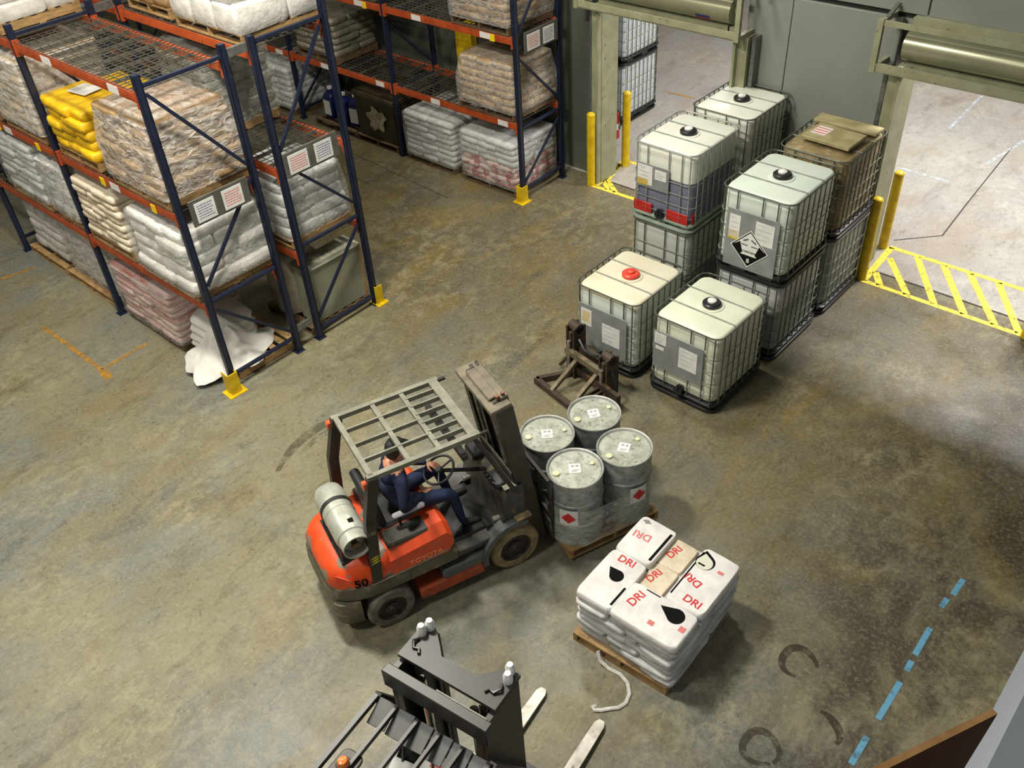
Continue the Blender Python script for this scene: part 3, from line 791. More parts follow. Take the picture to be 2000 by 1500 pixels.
    if plate:
        u0, u1, v0, v1 = plate
        pl = MB().cbox(w*u0, -.006, h*v0, w*u1, .002, h*v1, .003).build('name_plate', M_gray, t)
        for (a, b_, c_, e, mm) in stickers:
            ubox('sticker', mm, pl, w*a, -.0105, h*c_, w*b_, -.0062, h*e)
        for (a, b_, c_, e, mm) in stickers:
            if mm is M_white and e-c_ > .1:
                mb = MB()
                for q in range(4):
                    zz = h*(e-.03-(e-c_-.04)*q/4); mb.box(w*(a+.02), -.0112, zz-.008, w*(a+(b_-a)*(.55+.1*((q*3)%4))), -.0106, zz)
                mb.build('small_print', mat('faint_print', (170,170,168), rough=.6), pl, smooth=False)
        if diamond:
            M = Matrix.Translation((w*.50, -.0125, h*.37)) @ Matrix.Rotation(PI/2, 4, 'X') @ Matrix.Diagonal((1.25,1.25,1,1))
            dd = MB().prism([(0,-.21),(.21,0),(0,.21),(-.21,0)], 0, .003, 0, M).build('hazard_diamond', M_white, pl)
            k = MB()
            for (pa, pb) in (((0,-.19),(.19,0)), ((.19,0),(0,.19)), ((0,.19),(-.19,0)), ((-.19,0),(0,-.19))):
                a_ = Vector((*pa,0)); b2 = Vector((*pb,0)); nn = (b2-a_).normalized()*.005; nn = Vector((-nn.y, nn.x, 0))
                k.prism([tuple((a_-nn)[:2]), tuple((b2-nn)[:2]), tuple((b2+nn)[:2]), tuple((a_+nn)[:2])], .003, .004, 0, M)
            k.prism([(0,-.185),(.11,-.075),(-.11,-.075)], .003, .004, 0, M)
            k.prism([(-.185,0),(-.105,.06),(-.07,-.05),(-.10,-.085)], .003, .004, 0, M).prism([(.185,0),(.105,.06),(.07,-.05),(.10,-.085)], .003, .004, 0, M)
            k.build('diamond_print', M_blk, dd, smooth=False)
            # test tubes and the hazard word on the placard
            g = MB().prism([(-.075,.085),(-.02,.115),(-.012,.10),(-.067,.07)], .003, .0042, 0, M).prism([(.075,.085),(.02,.115),(.012,.10),(.067,.07)], .003, .0042, 0, M)
            g.prism([(-.09,.03),(-.02,.03),(-.02,.042),(-.09,.042)], .003, .0042, 0, M).prism([(.02,.03),(.09,.03),(.09,.042),(.02,.042)], .003, .0042, 0, M)
            g.build('diamond_picture', mat('print_grey', (90,90,90), rough=.6), dd, smooth=False)
            put('lettering', text_mesh('CORROSIVE', .038, M_blk), dd, (w*.50, -.0172, h*.37-.044), (PI/2,0,0))
            put('lettering', text_mesh('8', .085, M_white), dd, (w*.50, -.0175, h*.37-.168), (PI/2,0,0))
    if red:
        for a, b_ in ((.06,.36), (.60,.94)):
            rr = MB().cbox(w*a, .004, .15, w*b_, .02, .30, .004).build('red_corner_guard', M_redpl, t)
        MB().box(w-.03, .06, .15, w-.016, .16, .29).build('red_corner_guard', M_redpl, t)
    return t
ST = (( .12,.29,.60,.80,M_white), (.13,.27,.56,.62,M_yel), (.58,.82,.48,.74,M_white))
tote('pale green lit caged tote standing single at the front, right of the red capped one', 4.29, 3.40, top=B_green, plate=(.08,.80,.34,.82),
     stickers=((.10,.27,.66,.80,M_white), (.12,.24,.585,.625,M_white), (.46,.72,.47,.73,M_white)), rz=-.01)
tote('cream topped caged tote with a red cap, behind the rusty clamp', 3.12, 3.37, w=1.0, d=1.14, top=B_cream, low=B_mint, fill=.93, cap='red', plate=(.10,.86,.22,.78),
     stickers=((.14,.31,.50,.72,M_white), (.155,.285,.54,.69,M_yel), (.48,.76,.36,.62,M_white)))
tote('lower grey filled tote under the one with the black and white diamond', 4.33, 4.76, top=mat('tote_pale_grey', (188,190,192), rough=.4), low=B_grey, fill=.62, plate=(.14,.84,.35,.62), d=1.24, cap=None)
tote('upper mint tote with a black and white hazard diamond on its grey plate', 4.33, 4.74, 1.165, top=B_mint, low=B_mint, plate=(.15,.86,.10,.78), diamond=True, d=1.24,
     stickers=((.19,.34,.45,.72,M_white), (.19,.33,.43,.535,M_yel), (.55,.80,.46,.72,M_white)))
tote('lower tote in a pale cage at the foot of the yellow post, right column', 4.35, 6.09, d=1.2, top=B_grey, low=B_grey, cage=M_cagel, cap=None)
tb = tote('upper brown stained tote with boards lying on its top, next to the right doorway', 4.35, 6.09, 1.165, top=B_brown, low=B_brown, cap=None)
tote('lower pale tote under the red banded tote', 2.72, 5.16, top=mat('tote_pale', (190,194,186), rough=.4), low=B_grey, fill=.35, base=M_basal, d=1.2, plate=None, cap=None)
tote('upper tote with grey blue fill and a red band at its foot', 2.72, 5.16, 1.165, top=B_white, low=B_liq, fill=.60, cage=M_cagel, base=M_basal, red=True, plate=(.10,.62,.46,.76),
     stickers=((.12,.36,.50,.74,M_white), (.12,.29,.49,.57,M_yel), (.40,.58,.60,.72,M_white)), d=1.2, rings=(.20,.34,.48,.62,.86))
tote('lower tote at the back of the left column, hidden by the red banded stack', 2.74, 6.52, d=1.16, top=B_grey, base=M_basal, cap=None)
tote('upper white tote at the back of the left column against the wall', 2.74, 6.52, 1.165, d=1.16, top=B_white, low=B_grey, fill=.1)
B_pale = mat('tote_far_white', (212,218,218), (198,206,206), rough=.4, scale=3)
for k in range(3):
    tote(('lowest', 'middle', 'topmost')[k]+' white tote of the stack seen through the left doorway', -1.62, 9.62, k*1.165, top=B_pale, cage=M_cage, cap=None if k < 2 else 'black')
for k in range(2):
    tote(('lower', 'upper')[k]+' bluish tote half hidden behind the left door guide', -1.66, 8.36, k*1.165, top=mat('tote_far_blue', (176,194,222), rough=.4), cage=M_cage, cap=None if k < 1 else 'black')
# boards and a paper lying on the brown tote
M_bd = mat('flat_board', (166,156,116), (140,130,92), rough=.7, scale=5)
t = thing('cover_board', 'flat greenish board lying on top of the brown tote', 'board', (4.86,6.62,2.352), -.05)
MB().cbox(-.32,-.26,0,.36,.22,.05,.008).build('board_panel', M_bd, t)
ubox('red_printed_paper', M_white, t, -.26, -.12, .051, -.06, .12, .054)
for k in range(3): ubox('red_stripe', M_redp, t, -.25, -.09+.07*k, .0545, -.07, -.06+.07*k, .0555)
t = thing('cover_board', 'second pale board behind it on the brown tote along the wall', 'board', (4.86,7.05,2.352), .0)
MB().cbox(-.44,-.12,0,.44,.12,.04,.008).build('board_panel', M_bd, t)

# ================================================================ BOLLARDS
def bollard(label, x, y, h, r=.072, flat=True):
    t = thing('bollard', label, 'bollard', (x, y, 0), 0, 'yellow steel bollards')
    MB().lathe([(r,0),(r,h-.02)], 20).build('post', M_yel, t)
    MB().lathe([(r+.002,h-.02),(r+.002,h-.0),(r-.012,h+.02),(.02,h+.035)], 20).build('cap', M_yel, t)
bollard('short yellow bollard standing in the hall left of the left doorway', .34, 7.36, 1.30)
bollard('tall looking yellow bollard behind the left doorway guide', .40, 8.30, 1.36)
bollard('yellow bollard nearest the totes at the right doorway', 5.36, 7.35, 1.29)
bollard('yellow bollard behind the right doorway guide', 5.24, 8.34, 1.24)
bollard('yellow bollard cut by the right edge of the picture beside the hatch', 7.70, 7.30, 1.29)
t = thing('column_guard', 'yellow column guard behind the wall rack', 'guard', (-2.72,7.58,0))
MB().prism([(-.2,-.06),(.2,-.06),(.2,.08),(.17,.08),(.17,-.03),(-.17,-.03),(-.17,.08),(-.2,.08)], 0, 3.0).build('guard_channel', M_yel, t)
# extinguisher beyond the left door guide
M_ext = mat('extinguisher_red', (176,26,30), rough=.3)
t = thing('fire_extinguisher', 'red fire extinguisher standing behind the left door guide', 'extinguisher', (-.46,9.14,0))
MB().lathe([(.085,0),(.09,.02),(.09,.42),(.07,.48),(.03,.52),(.03,.55)], 16).build('cylinder', M_ext, t)
MB().lathe([(.0905,.18),(.0905,.3)], 16).build('label', M_white, t)
MB().box(-.02,-.03,.55,.02,.03,.6).bar((0,0,.6),(.0,-.14,.63),.03,.015).build('handle', M_dark, t)
MB().path([(.03,0,.57),(.11,0,.52),(.12,0,.3),(.11,0,.2)], .013, 6).build('hose', M_dark, t)

# ================================================================ DRUMS ON A PALLET
M_drum = mat('drum_steel', (160,166,164), (130,136,134), rough=.36, metal=.4, scale=10, c3=(104,108,106), s3=22, lo3=.56, hi3=.7)
M_lid = mat('drum_lid', (172,176,164), (140,144,132), rough=.42, metal=.25, scale=9, c3=(112,116,106), s3=26, lo3=.54, hi3=.7)
M_bung = mat('bung', (206,206,168), rough=.4)
TH = math.radians(70); TO = (4.39, .18)
F_ = (math.cos(TH), math.sin(TH)); N_ = (-F_[1], F_[0])
def TW(a, b): return (TO[0]+a*F_[0]+b*N_[0], TO[1]+a*F_[1]+b*N_[1])
pc = TW(1.2, -.2)
pl = pallet('pallet carrying the four steel drums on the forks', -.56, .56, -.59, .59, .045, rz=0)
pl.location = (pc[0], pc[1], .045); pl.rotation_euler = (0,0,TH)
names = ('steel drum at the pallet corner nearest the lift truck mast', 'steel drum farthest from the bags, near the rusty clamp', 'steel drum at the right with a turned square label', 'steel drum in front with a red flame label facing out')
for i, (a, b) in enumerate(((.90,.10), (1.50,.11), (1.48,-.51), (.88,-.50))):
    x, y = TW(a, b)
    rz = (.76, 1.0, 1.16, .86)[i]; lr = (.0, -.05, -.75, -.1)[i]
    t = thing('steel_drum', names[i], 'drum', (x, y, .177), rz, 'steel drums on the pallet')
    R = .287
    MB().lathe([(R-.004,0),(R+.006,.006),(R+.006,.018),(R-.002,.03),(R,.06),(R,.275),(R+.012,.29),(R,.305),(R,.565),(R+.012,.58),(R,.595),(R,.82),(R-.004,.845)], 40).build('drum_body', M_drum, t)
    MB().lathe([(R-.03,.835),(R-.022,.846),(R-.006,.868),(R+.008,.872),(R+.010,.858),(R+.004,.842)], 40).build('rim', M_cagel, t)
    MB().lathe([(R-.012,.83),(R-.014,.848),(R-.05,.846),(.06,.85)], 40).build('lid', M_lid, t)
    MB().lathe([(.036,.845),(.036,.866),(.026,.87)], 14, 0, Matrix.Translation((-.20,-.03,0))).build('bung', M_bung, t)
    MB().lathe([(.026,.845),(.026,.862),(.018,.866)], 12, 0, Matrix.Translation((.19,.05,0))).build('bung', M_bung, t)
    lb = MB().box(-.06,-.068,.851,.06,.068,.8535).build('lid_label', M_white, t, (0,.01,0), (0,0,lr), smooth=False)
    MB().box(-.035,.02,.8538,-.005,.045,.8544).box(.01,.02,.8538,.04,.045,.8544).box(-.035,-.03,.8538,.04,-.02,.8544).box(-.035,-.05,.8538,.02,-.04,.8544).build('label_print', mat('grey_print', (150,146,146), rough=.6), lb, smooth=False)
    if i in (2, 3):
        w0 = -1.14 if i == 3 else -.38
        vs = []; fs = []
        for q in range(7):
            a_ = w0-.33+.66*q/6-rz; vs += [((R+.0145)*math.cos(a_), (R+.0145)*math.sin(a_), .32), ((R+.0145)*math.cos(a_), (R+.0145)*math.sin(a_), .54)]
            if q: fs.append((2*q-2, 2*q, 2*q+1, 2*q-1))
        dl = MB().add(vs, fs).build('side_label', M_white, t)
        a_ = w0-rz
        M = Matrix.Translation(((R+.0165)*math.cos(a_), (R+.0165)*math.sin(a_), .43)) @ Matrix.Rotation(a_+PI/2, 4, 'Z') @ Matrix.Rotation(PI/2, 4, 'X')
        MB().prism([(0,-.075),(.075,0),(0,.075),(-.075,0)], 0, .003, 0, M).build('flame_diamond', M_red, dl)
# stretch wrap round the feet of the drums
L = []
for s, z in ((1.0,.0),(1.004,.2),(.985,.4),(1.0,.52)):
    lp = []
    for (cx, cy, a0) in ((.3,-.3,-90),(.3,.3,0),(-.3,.3,90),(-.3,-.3,180)):
        for i in range(7):
            a = math.radians(a0+15*i); lp.append(((cx+.312*math.cos(a))*s, (cx*0+cy+.312*math.sin(a))*s, z+.015*math.sin(i*2.1+z*9)))
    L.append(lp)
wx, wy = TW(1.19, -.2)
MB().loft(L, 0, False).build('stretch_wrap', M_filmh, None, (wx, wy, .18), (0,0,TH))
tag(bpy.data.objects['stretch_wrap.%03d' % (sum(o.name.startswith('stretch_wrap') for o in bpy.data.objects)-1)], 'clear crinkled stretch wrap round the feet of the four drums', 'wrap')

# ================================================================ PRINTED SACKS ON A PALLET
pallet('pallet under the red lettered white sacks with a strap trailing from it', 5.93, 6.97, -.20, 1.0, 0, nb=8, rz=.06)
S_prt = mat('sack_printed', (226,224,220), (208,206,204), rough=.45, scale=6, bump=.35, bscale=14)
S_prs = mat('sack_printed_low', (200,200,200), (150,150,152), rough=.42, scale=7, bump=.5, bscale=14, c3=(222,220,216), s3=4, stretch=(.6,.6,2))
bl = thing('sack_load', 'white sacks with red letters and black drops on a pallet in the open floor', 'sack stack', (6.48,.43,.13), .03)
W, D = 1.06, 1.16
r_ = random.Random(5)
for k in range(7):
    cells = []
    if k % 2 == 0: cells = [(-W/3,-.2*D,W/3,.6*D),(0,-.2*D,W/3,.6*D),(W/3,-.2*D,W/3,.6*D),(-W/4,.3*D,W/2,.4*D),(W/4,.3*D,W/2,.4*D)]
    else: cells = [(-W/4,-.3*D,W/2,.4*D),(W/4,-.3*D,W/2,.4*D),(-W/3,.2*D,W/3,.6*D),(0,.2*D,W/3,.6*D),(W/3,.2*D,W/3,.6*D)]
    for cx, cy, a, b in cells:
        put('sack', sack_mesh(S_prs, r_.randrange(4)), bl, (cx+r_.uniform(-.025,.025), cy+r_.uniform(-.025,.025), k*.070), (0,0,r_.uniform(-.04,.04)), (a*1.05, b*1.05, .073))
zt_ = .49
def top_sack(cx, cy, a, b, z=zt_, h=.105, rz=0, m=None):
    return put('sack', sack_mesh(m or S_prt, 1, True), bl, (cx, cy, z), (0,0,rz), (a, b, h))
def printed(s, body=None, poly=None, size=.13, at=(0,0), rz=0, m=None, name=None):
    """flat ink on a sack, lying on its top"""
    sx, sy, sz = s.scale
    if body: me = text_mesh(body, size, m or M_red)
    else: me = MB().prism(poly, 0, .001).mesh('print', m or M_blk, smooth=False)
    me.transform(Matrix.Rotation(rz, 4, 'Z')); me.transform(Matrix.Translation((at[0], at[1], 0)))
    me.transform(Matrix.Diagonal((1/sx, 1/sy, 1/sz, 1)))
    return put(name or ('lettering' if body else 'drop_mark'), me, s, (0, 0, 1.004+.0012/sz))
def drop_poly(L_, R_, n=18, hole=False):
    p = [(0, L_-R_)]
    for i in range(n+1):
        a = math.radians(40-260*i/n)
        p.append((R_*math.cos(a), R_*math.sin(a)))
    return p
s1 = top_sack(-.345, -.27, .41, .66)
s2 = top_sack(-.345, .32, .41, .54)
s3 = top_sack(.19, -.375, .72, .45)
s4 = top_sack(.355, .22, .40, .76)
m1 = top_sack(-.02, .02, .27, .36, z=.44, h=.09, m=S_cream)
m2 = top_sack(-.02, .38, .27, .38, z=.44, h=.09, m=S_cream)
printed(s1, poly=drop_poly(.2,.07), at=(.02,.05), rz=1.1)
printed(s1, 'DRI', size=.115, at=(.0,.25), rz=.05)
printed(s2, 'DRI', size=.12, at=(-.06,.02), rz=PI+.1, m=M_redp)
printed(s2, poly=[(-.05,.0),(.0,.03),(.05,.0),(.0,-.03)], at=(-.12,.2), m=mat('print_grey2', (130,130,130), rough=.6), name='stamp')
printed(s3, 'DRI', size=.12, at=(-.22,.05), rz=1.4)
printed(s3, poly=drop_poly(.26,.085), at=(.17,.10), rz=1.45)
printed(s3, poly=[(-.03,-.02),(.03,-.02),(.03,.03),(-.03,.03)], at=(.03,-.10), m=M_redp, name='red_mark')
printed(s3, poly=[(-.03,-.02),(.03,-.02),(.03,.04),(-.03,.04)], at=(.29,.0), m=M_redp, name='red_mark')
q = printed(s4, poly=drop_poly(.24,.095), at=(-.10,.20), rz=.4)
q2 = printed(s4, poly=drop_poly(.2,.08), at=(-.10,.185), rz=.4, m=mat('print_pale', (206,206,190), rough=.6)); q2.location.z += .01
printed(s4, poly=[(-.035,-.01),(.035,-.01),(.035,.01),(-.035,.01)], at=(-.115,.155), m=M_blk, name='stamp').location.z += .02
printed(s4, 'DRI', size=.115, at=(-.08,-.05), rz=PI-.25)
printed(s4, 'DRI', size=.115, at=(.04,-.27), rz=-.05)
printed(s4, poly=[(-.03,-.015),(.03,-.015),(.03,.02),(-.03,.02)], at=(.08,.17), m=M_redp, name='red_mark')
printed(m1, 'DRI', size=.11, at=(-.05,.02), rz=1.35)
printed(m2, 'DRI', size=.11, at=(-.05,.02), rz=1.35)
for s, x0, x1, y0, y1 in ((s1,.155,.178,-.26,-.02), (s2,.15,.178,-.2,.2), (s3,-.2,-.05,.188,.2), (s4,-.18,-.165,-.3,.3)):
    printed(s, poly=[(x0,y0),(x1,y0),(x1,y1),(x0,y1)], name='black_band')
# loose clear wrap round the load
L = [rrect(W+.05,D+.05,.12,.0,5), rrect(W+.08,D+.08,.14,.25,5,.01), rrect(W+.05,D+.05,.14,.5,5,.01), rrect(W-.02,D-.02,.13,.58,5)]
MB().loft(L, 0, False).build('stretch_wrap', film_mat('clear_wrap', amount=.14, bscale=7), bl)
M_str = mat('strap_white', (206,204,196), (184,182,174), rough=.5, scale=30)
t = tag(MB().path([(6.28,-.24,.12),(6.33,-.27,.05),(6.43,-.27,.012),(6.55,-.25,.012),(6.66,-.28,.014),(6.74,-.36,.012),(6.77,-.46,.012),(6.745,-.54,.012),(6.69,-.60,.014),(6.64,-.66,.012),(6.59,-.70,.012),(6.56,-.69,.02),(6.575,-.66,.015)], .011, 6, 0, False, .02).build('strap', M_str), 'loose white strap of wrap trailing on the floor from the printed sacks', 'strap')

# ================================================================ CARDBOARD BOX ON THE LEDGE
t = thing('cardboard_box', 'open cardboard box on the gallery ledge, its brown flap reaching into the picture corner', 'box', (9.47,-4.02,6.802), 0)
def bwall(name, pts, th=.006):
    a, b, c, d_ = [Vector(p) for p in pts]
    n = (b-a).cross(d_-a).normalized()*th
    m = MB().add([tuple(p) for p in (a,b,c,d_,a+n,b+n,c+n,d_+n)], [(0,3,2,1),(4,5,6,7),(0,1,5,4),(1,2,6,5),(2,3,7,6),(3,0,4,7)])
    m.m = [0,0,1,1,1,1]
    return m.build(name, [M_card_shade, M_cardi], t, smooth=False)
bx = [(-.268,-.40),(.12,-.40),(.12,-.02),(-.268,-.02)]
for i in range(4):
    (xa, ya), (xb, yb) = bx[i], bx[(i+1) % 4]
    bwall('side_panel', [(xa,ya,0),(xb,yb,0),(xb,yb,.10),(xa,ya,.10)])
bwall('bottom_panel', [(-.262,-.395,0),(.115,-.395,0),(.115,-.025,0),(-.262,-.025,0)])
bwall('flap', [(-.27,-.03,-.06),(-.132,.28,-.06),(-.125,.285,.135),(-.27,-.03,.15)])
# ================================================================ LIFT TRUCKS
M_or = mat('truck_orange', (226,84,34), (206,70,30), rough=.36, scale=6, c3=(110,104,88), s3=6.5, lo3=.63, hi3=.68, coat=.2)
M_orw = mat('truck_orange_worn', (226,84,34), (206,70,30), rough=.4, scale=6, c3=(122,116,100), s3=4.2, lo3=.565, hi3=.6)
M_or2 = mat('skirt_orange', (176,78,40), (140,62,36), rough=.5, scale=7, c3=(92,74,56), s3=9, lo3=.58, hi3=.7)
M_cw = mat('truck_grey', (104,100,82), (84,80,66), rough=.55, scale=5, c3=(140,132,106), s3=9, lo3=.55, hi3=.7)
M_gd = mat('guard_grey', (130,130,114), (110,110,96), rough=.5, scale=9)
M_pil = mat('guard_pillar', (52,50,44), (40,39,34), rough=.5, scale=10)
M_mast = mat('mast_dark', (40,37,32), (58,50,38), rough=.48, scale=9, c3=(84,70,48), s3=16, lo3=.62, hi3=.74)
M_masttop = mat('mast_top', (116,108,90), (92,84,70), rough=.5, scale=9)
M_fend = mat('fender_grey', (92,94,92), (76,78,76), rough=.5, scale=7)
M_tyre = mat('tyre_dusty', (150,134,98), (114,100,72), rough=.85, scale=14)
M_tyred = mat('tyre_dark', (92,90,82), (122,120,108), rough=.8, scale=8, lo=.45, hi=.65)
M_hub = mat('hub_dark', (32,30,28), (52,46,38), rough=.5, scale=18)
M_steel = mat('worn_steel', (168,164,154), (120,114,100), rough=.36, metal=.5, scale=12)
M_chrome = mat('chrome', (220,220,218), rough=.15, metal=1)
M_seat = mat('seat_black', (26,26,28), (34,34,36), rough=.5, scale=8)
M_alu = mat('gas_cylinder', (190,192,180), (166,168,156), rough=.36, metal=.3, scale=7)
M_plate = mat('floor_plate', (64,64,58), (50,50,46), rough=.5, scale=7, c3=(94,86,68), s3=12, lo3=.58, hi3=.7)

def wheel(par, name, x, y, r, w, mt, mh, lugs=6, side=-1):
    """wheel with its axle along y; side -1 = the outer face looks to -y"""
    M = Matrix.Translation((x, y, r)) @ Matrix.Rotation(PI/2*(-side), 4, 'X')
    M = Matrix.Translation((x, y, r)) @ Matrix.Rotation(PI/2 if side < 0 else -PI/2, 4, 'X')
    t = MB().lathe([(r*.60,-w/2),(r*.93,-w/2),(r,-w/2+.025),(r,w/2-.025),(r*.93,w/2),(r*.64,w/2+.004),(r*.60,w/2-.02),(r*.60,-w/2+.02)], 32, 0, M).build(name, mt, par)
    h = MB().lathe([(r*.61,w/2-.02),(r*.61,w/2+.0),(r*.56,w/2+.002),(r*.52,w/2-.03),(r*.32,w/2-.045),(r*.30,w/2-.01),(r*.16,w/2+.0),(r*.12,w/2+.015)], 28, 0, M).build('rim', mh, t)
    b = MB()
    for k in range(lugs):
        a = 2*PI*k/lugs
        b.tube((r*.42*math.cos(a), r*.42*math.sin(a), w/2-.045), (r*.42*math.cos(a), r*.42*math.sin(a), w/2-.02), .014, 6)
    b2 = MB(); b2.add(b.v, b.f, 0, M).build('lug_bolts', mh, t)
    return t

tr = thing('forklift', 'orange forklift with an open roof cage and a driver, carrying the drums', 'forklift', (TO[0], TO[1], 0), TH)
fx = .13
for s in (-1, 1):
    wheel(tr, 'front_wheel', fx, s*.43, .285, .20, M_tyre, M_hub, 8, s)
    wheel(tr, 'rear_wheel', -1.28, s*.46, .25, .17, M_tyred, M_hub, 6, s)
# chassis and counterweight
def plan(xr, xf, hw, r, z, n=6):
    """plan outline, rounded at the rear"""
    p = [(xf, hw, z), (xr+r, hw, z)]
    for i in range(1, n): a = PI/2*i/n; p.append((xr+r-r*math.sin(a), hw-r*.62+r*.62*math.cos(a), z))
    p += [(xr, hw-r*.62, z), (xr, -hw+r*.62, z)]
    for i in range(n-1, 0, -1): a = PI/2*i/n; p.append((xr+r-r*math.sin(a), -hw+r*.62-r*.62*math.cos(a), z))
    p += [(xr+r, -hw, z), (xf, -hw, z)]
    return p
MB().loft([plan(-1.72,-1.56,.45,.22,.14), plan(-1.80,-1.56,.50,.23,.22), plan(-1.815,-1.56,.52,.235,.44), plan(-1.80,-1.56,.52,.23,.52)]).build('counterweight_foot', M_cw, tr)
MB().loft([plan(-1.78,-1.02,.52,.40,.52), plan(-1.82,-1.02,.535,.42,.56), plan(-1.82,-1.02,.535,.42,.66), plan(-1.79,-1.02,.53,.42,.70)]).build('counterweight', M_cw, tr)
cwt = MB().loft([plan(-1.79,-1.20,.525,.42,.695), plan(-1.80,-1.20,.52,.42,.80), plan(-1.76,-1.20,.49,.40,.90), plan(-1.66,-1.20,.43,.36,.97), plan(-1.58,-1.20,.38,.3,.985)]).build('counterweight_cover', M_orw, tr, ang=50)
MB().prism([(.09*math.cos(2*PI*k/16), .05*math.sin(2*PI*k/16)) for k in range(16)], 0, .004).build('round_emblem', mat('emblem_pink', (236,140,130), (214,70,60), rough=.4, scale=30), cwt, (-1.66,-.455,.86), (math.radians(-62),0,math.radians(-52)))
put('lettering', text_mesh('50', .14, M_blk, .002), cwt, (-1.515,-.520,.77), (math.radians(88),0,math.radians(-13)))
MB().cbox(-1.55,-.36,.30,.05,.36,.60,.02).build('chassis', M_dark, tr)
MB().cbox(-1.06,-.535,.52,-.50,.535,.70,.02).build('side_sill', M_cw, tr)
MB().cbox(-.96,-.53,.14,-.24,.53,.30,.015).build('side_skirt', M_or2, tr)
MB().cbox(-.70,-.535,.30,-.20,.535,.44,.02).build('step', M_fend, tr)
for s in (-1, 1):                                   # light pinstripe along the sill
    MB().path([(-1.78,s*.30,.705),(-1.62,s*.48,.705),(-1.4,s*.537,.705),(-.95,s*.537,.71),(-.62,s*.537,.735),(-.52,s*.5,.80)], .008, 6).build('edge_strip', M_gd, tr)
# engine hood in orange with the dark cushion plate on it
hp = []
def hood_side(hw, dz):
    return [(-1.20,hw,.70),(-.60,hw,.70),(-.535,hw,.80),(-.545,hw,1.00-dz),(-.60,hw,1.06-dz),(-1.20,hw,1.0-dz)]
MB().loft([[(x,-.50,z) for x,_,z in hood_side(0,.03)], [(x,-.535,z-.0) for x,_,z in hood_side(0,.09)][:], [(x,-.44,z) for x,_,z in hood_side(0,0)]][1:] + [[(x,.44,z) for x,_,z in hood_side(0,0)], [(x,.535,z) for x,_,z in hood_side(0,.09)]]).build('engine_hood', M_or, tr, ang=30)
tp = [(-.89,-.5385,.76)]
M_tl = mat('letter_orange', (246,150,96), rough=.45)
put('lettering', text_mesh('TOYOTA', .085, M_tl, .0015), tr, (-.84,-.537,.765), (PI/2,0,.0))
MB().cbox(-1.18,-.46,.985,-.70,-.23,1.045,.02).build('hood_tray', M_plate, tr)
MB().cbox(-1.20,-.20,.985,-.60,.46,1.045,.02).build('hood_tray', M_plate, tr)
# floor plate, cowl, fenders
MB().cbox(-.56,-.50,.50,.16,.50,.575,.012).build('floor_plate', M_plate, tr)
MB().loft([[(.02,-.47,.57),(.30,-.47,.57),(.30,.47,.57),(.02,.47,.57)], [(.10,-.46,1.02),(.30,-.46,1.02),(.30,.46,1.02),(.10,.46,1.02)], [(.16,-.44,1.08),(.29,-.44,1.08),(.29,.44,1.08),(.16,.44,1.08)]]).build('cowl', M_plate, tr)
for s in (-1, 1):
    pts = []
    for i in range(9):
        a = math.radians(-12+ 132*i/8); pts.append((fx-.36*math.cos(math.radians(180)-math.radians(180)+a) , .30+.36*math.sin(a)))
    outer = [(fx-.385*math.cos(a_), .29+.385*math.sin(a_)) for a_ in [math.radians(-10+125*i/9) for i in range(10)]]
    inner = [(fx-.325*math.cos(a_), .29+.325*math.sin(a_)) for a_ in [math.radians(-10+125*i/9) for i in range(10)]]
    y0, y1 = (-.545,-.33) if s < 0 else (.33,.545)
    L = []
    for y in (y0, y1):
        L.append([(x,y,z) for x,z in outer] + [(x,y,z) for x,z in reversed(inner)])
    m = MB(); n = 20
    m.v = L[0]+L[1]
    for i in range(n): m.f.append((i,(i+1)%n,n+(i+1)%n,n+i)); m.m.append(0)
    for i in range(9):
        m.f.append((i+1,i,19-i,18-i)); m.m.append(0); m.f.append((n+i,n+i+1,n+18-i,n+19-i)); m.m.append(0)
    m.build('fender', M_fend, tr)
    MB().cbox(.16,s*.44-.10,.665,.34,s*.44+.10,.70,.01).build('fender_cap', mat('cap_tan', (150,132,98), (112,98,72), rough=.6, scale=9), tr)
# seat
MB().cbox(-1.14,-.22,.99,-.66,.22,1.06,.03,r=.06,n=3).build('seat_cushion', M_seat, tr)
MB().cbox(-.05,-.22,0,.05,.22,.50,.03,r=.05,n=3).build('seat_back', M_seat, tr, (-1.12,0,1.05), (0,-.16,0))
for s in (-1, 1):
    ar = MB().cbox(-.17,-.034,0,.17,.034,.045,.015,r=.03,n=3).build('armrest', mat('armrest_grey', (176,174,180), (150,148,154), rough=.35, scale=6), tr, (-.86,s*.27,1.17), (0,0,0))
    MB().tube((-.1,0,-.13),(-.1,0,0),.015,8).build('armrest_post', M_dark, ar)
# steering column and wheel, levers
MB().tube((.14,.0,1.0),(-.36,.0,1.24),.022,10).build('steering_column', M_black, tr)
Mw = Matrix.Translation((-.40,0,1.27)) @ Matrix.Rotation(-.42, 4, 'Y')
ring = [tuple(Mw @ Vector((.165*math.cos(2*PI*i/28), .165*math.sin(2*PI*i/28), 0))) for i in range(28)]
sw = MB().path(ring, .013, 8, 0, True)
for a in (0, 2.1, 4.2): sw.tube(Mw @ Vector((0,0,0)), Mw @ Vector((.16*math.cos(a), .16*math.sin(a), 0)), .011, 6)
sw.lathe([(.04,-.02),(.045,0),(.03,.02)], 14, 0, Mw).build('steering_wheel', M_black, tr)
for k in range(4):
    l = MB().tube((.12,-.14-.065*k,1.02),(.0,-.15-.065*k,1.20),.008,8).build('lever', M_chrome, tr)
    MB().lathe([(.006,-.02),(.018,-.01),(.018,.015),(.006,.028)], 10, 0, Matrix.Translation((.0,-.15-.065*k,1.205))).build('lever_knob', M_black, l)
MB().cbox(.04,-.36,1.03,.22,-.10,1.09,.02).build('lever_box', M_black, tr)
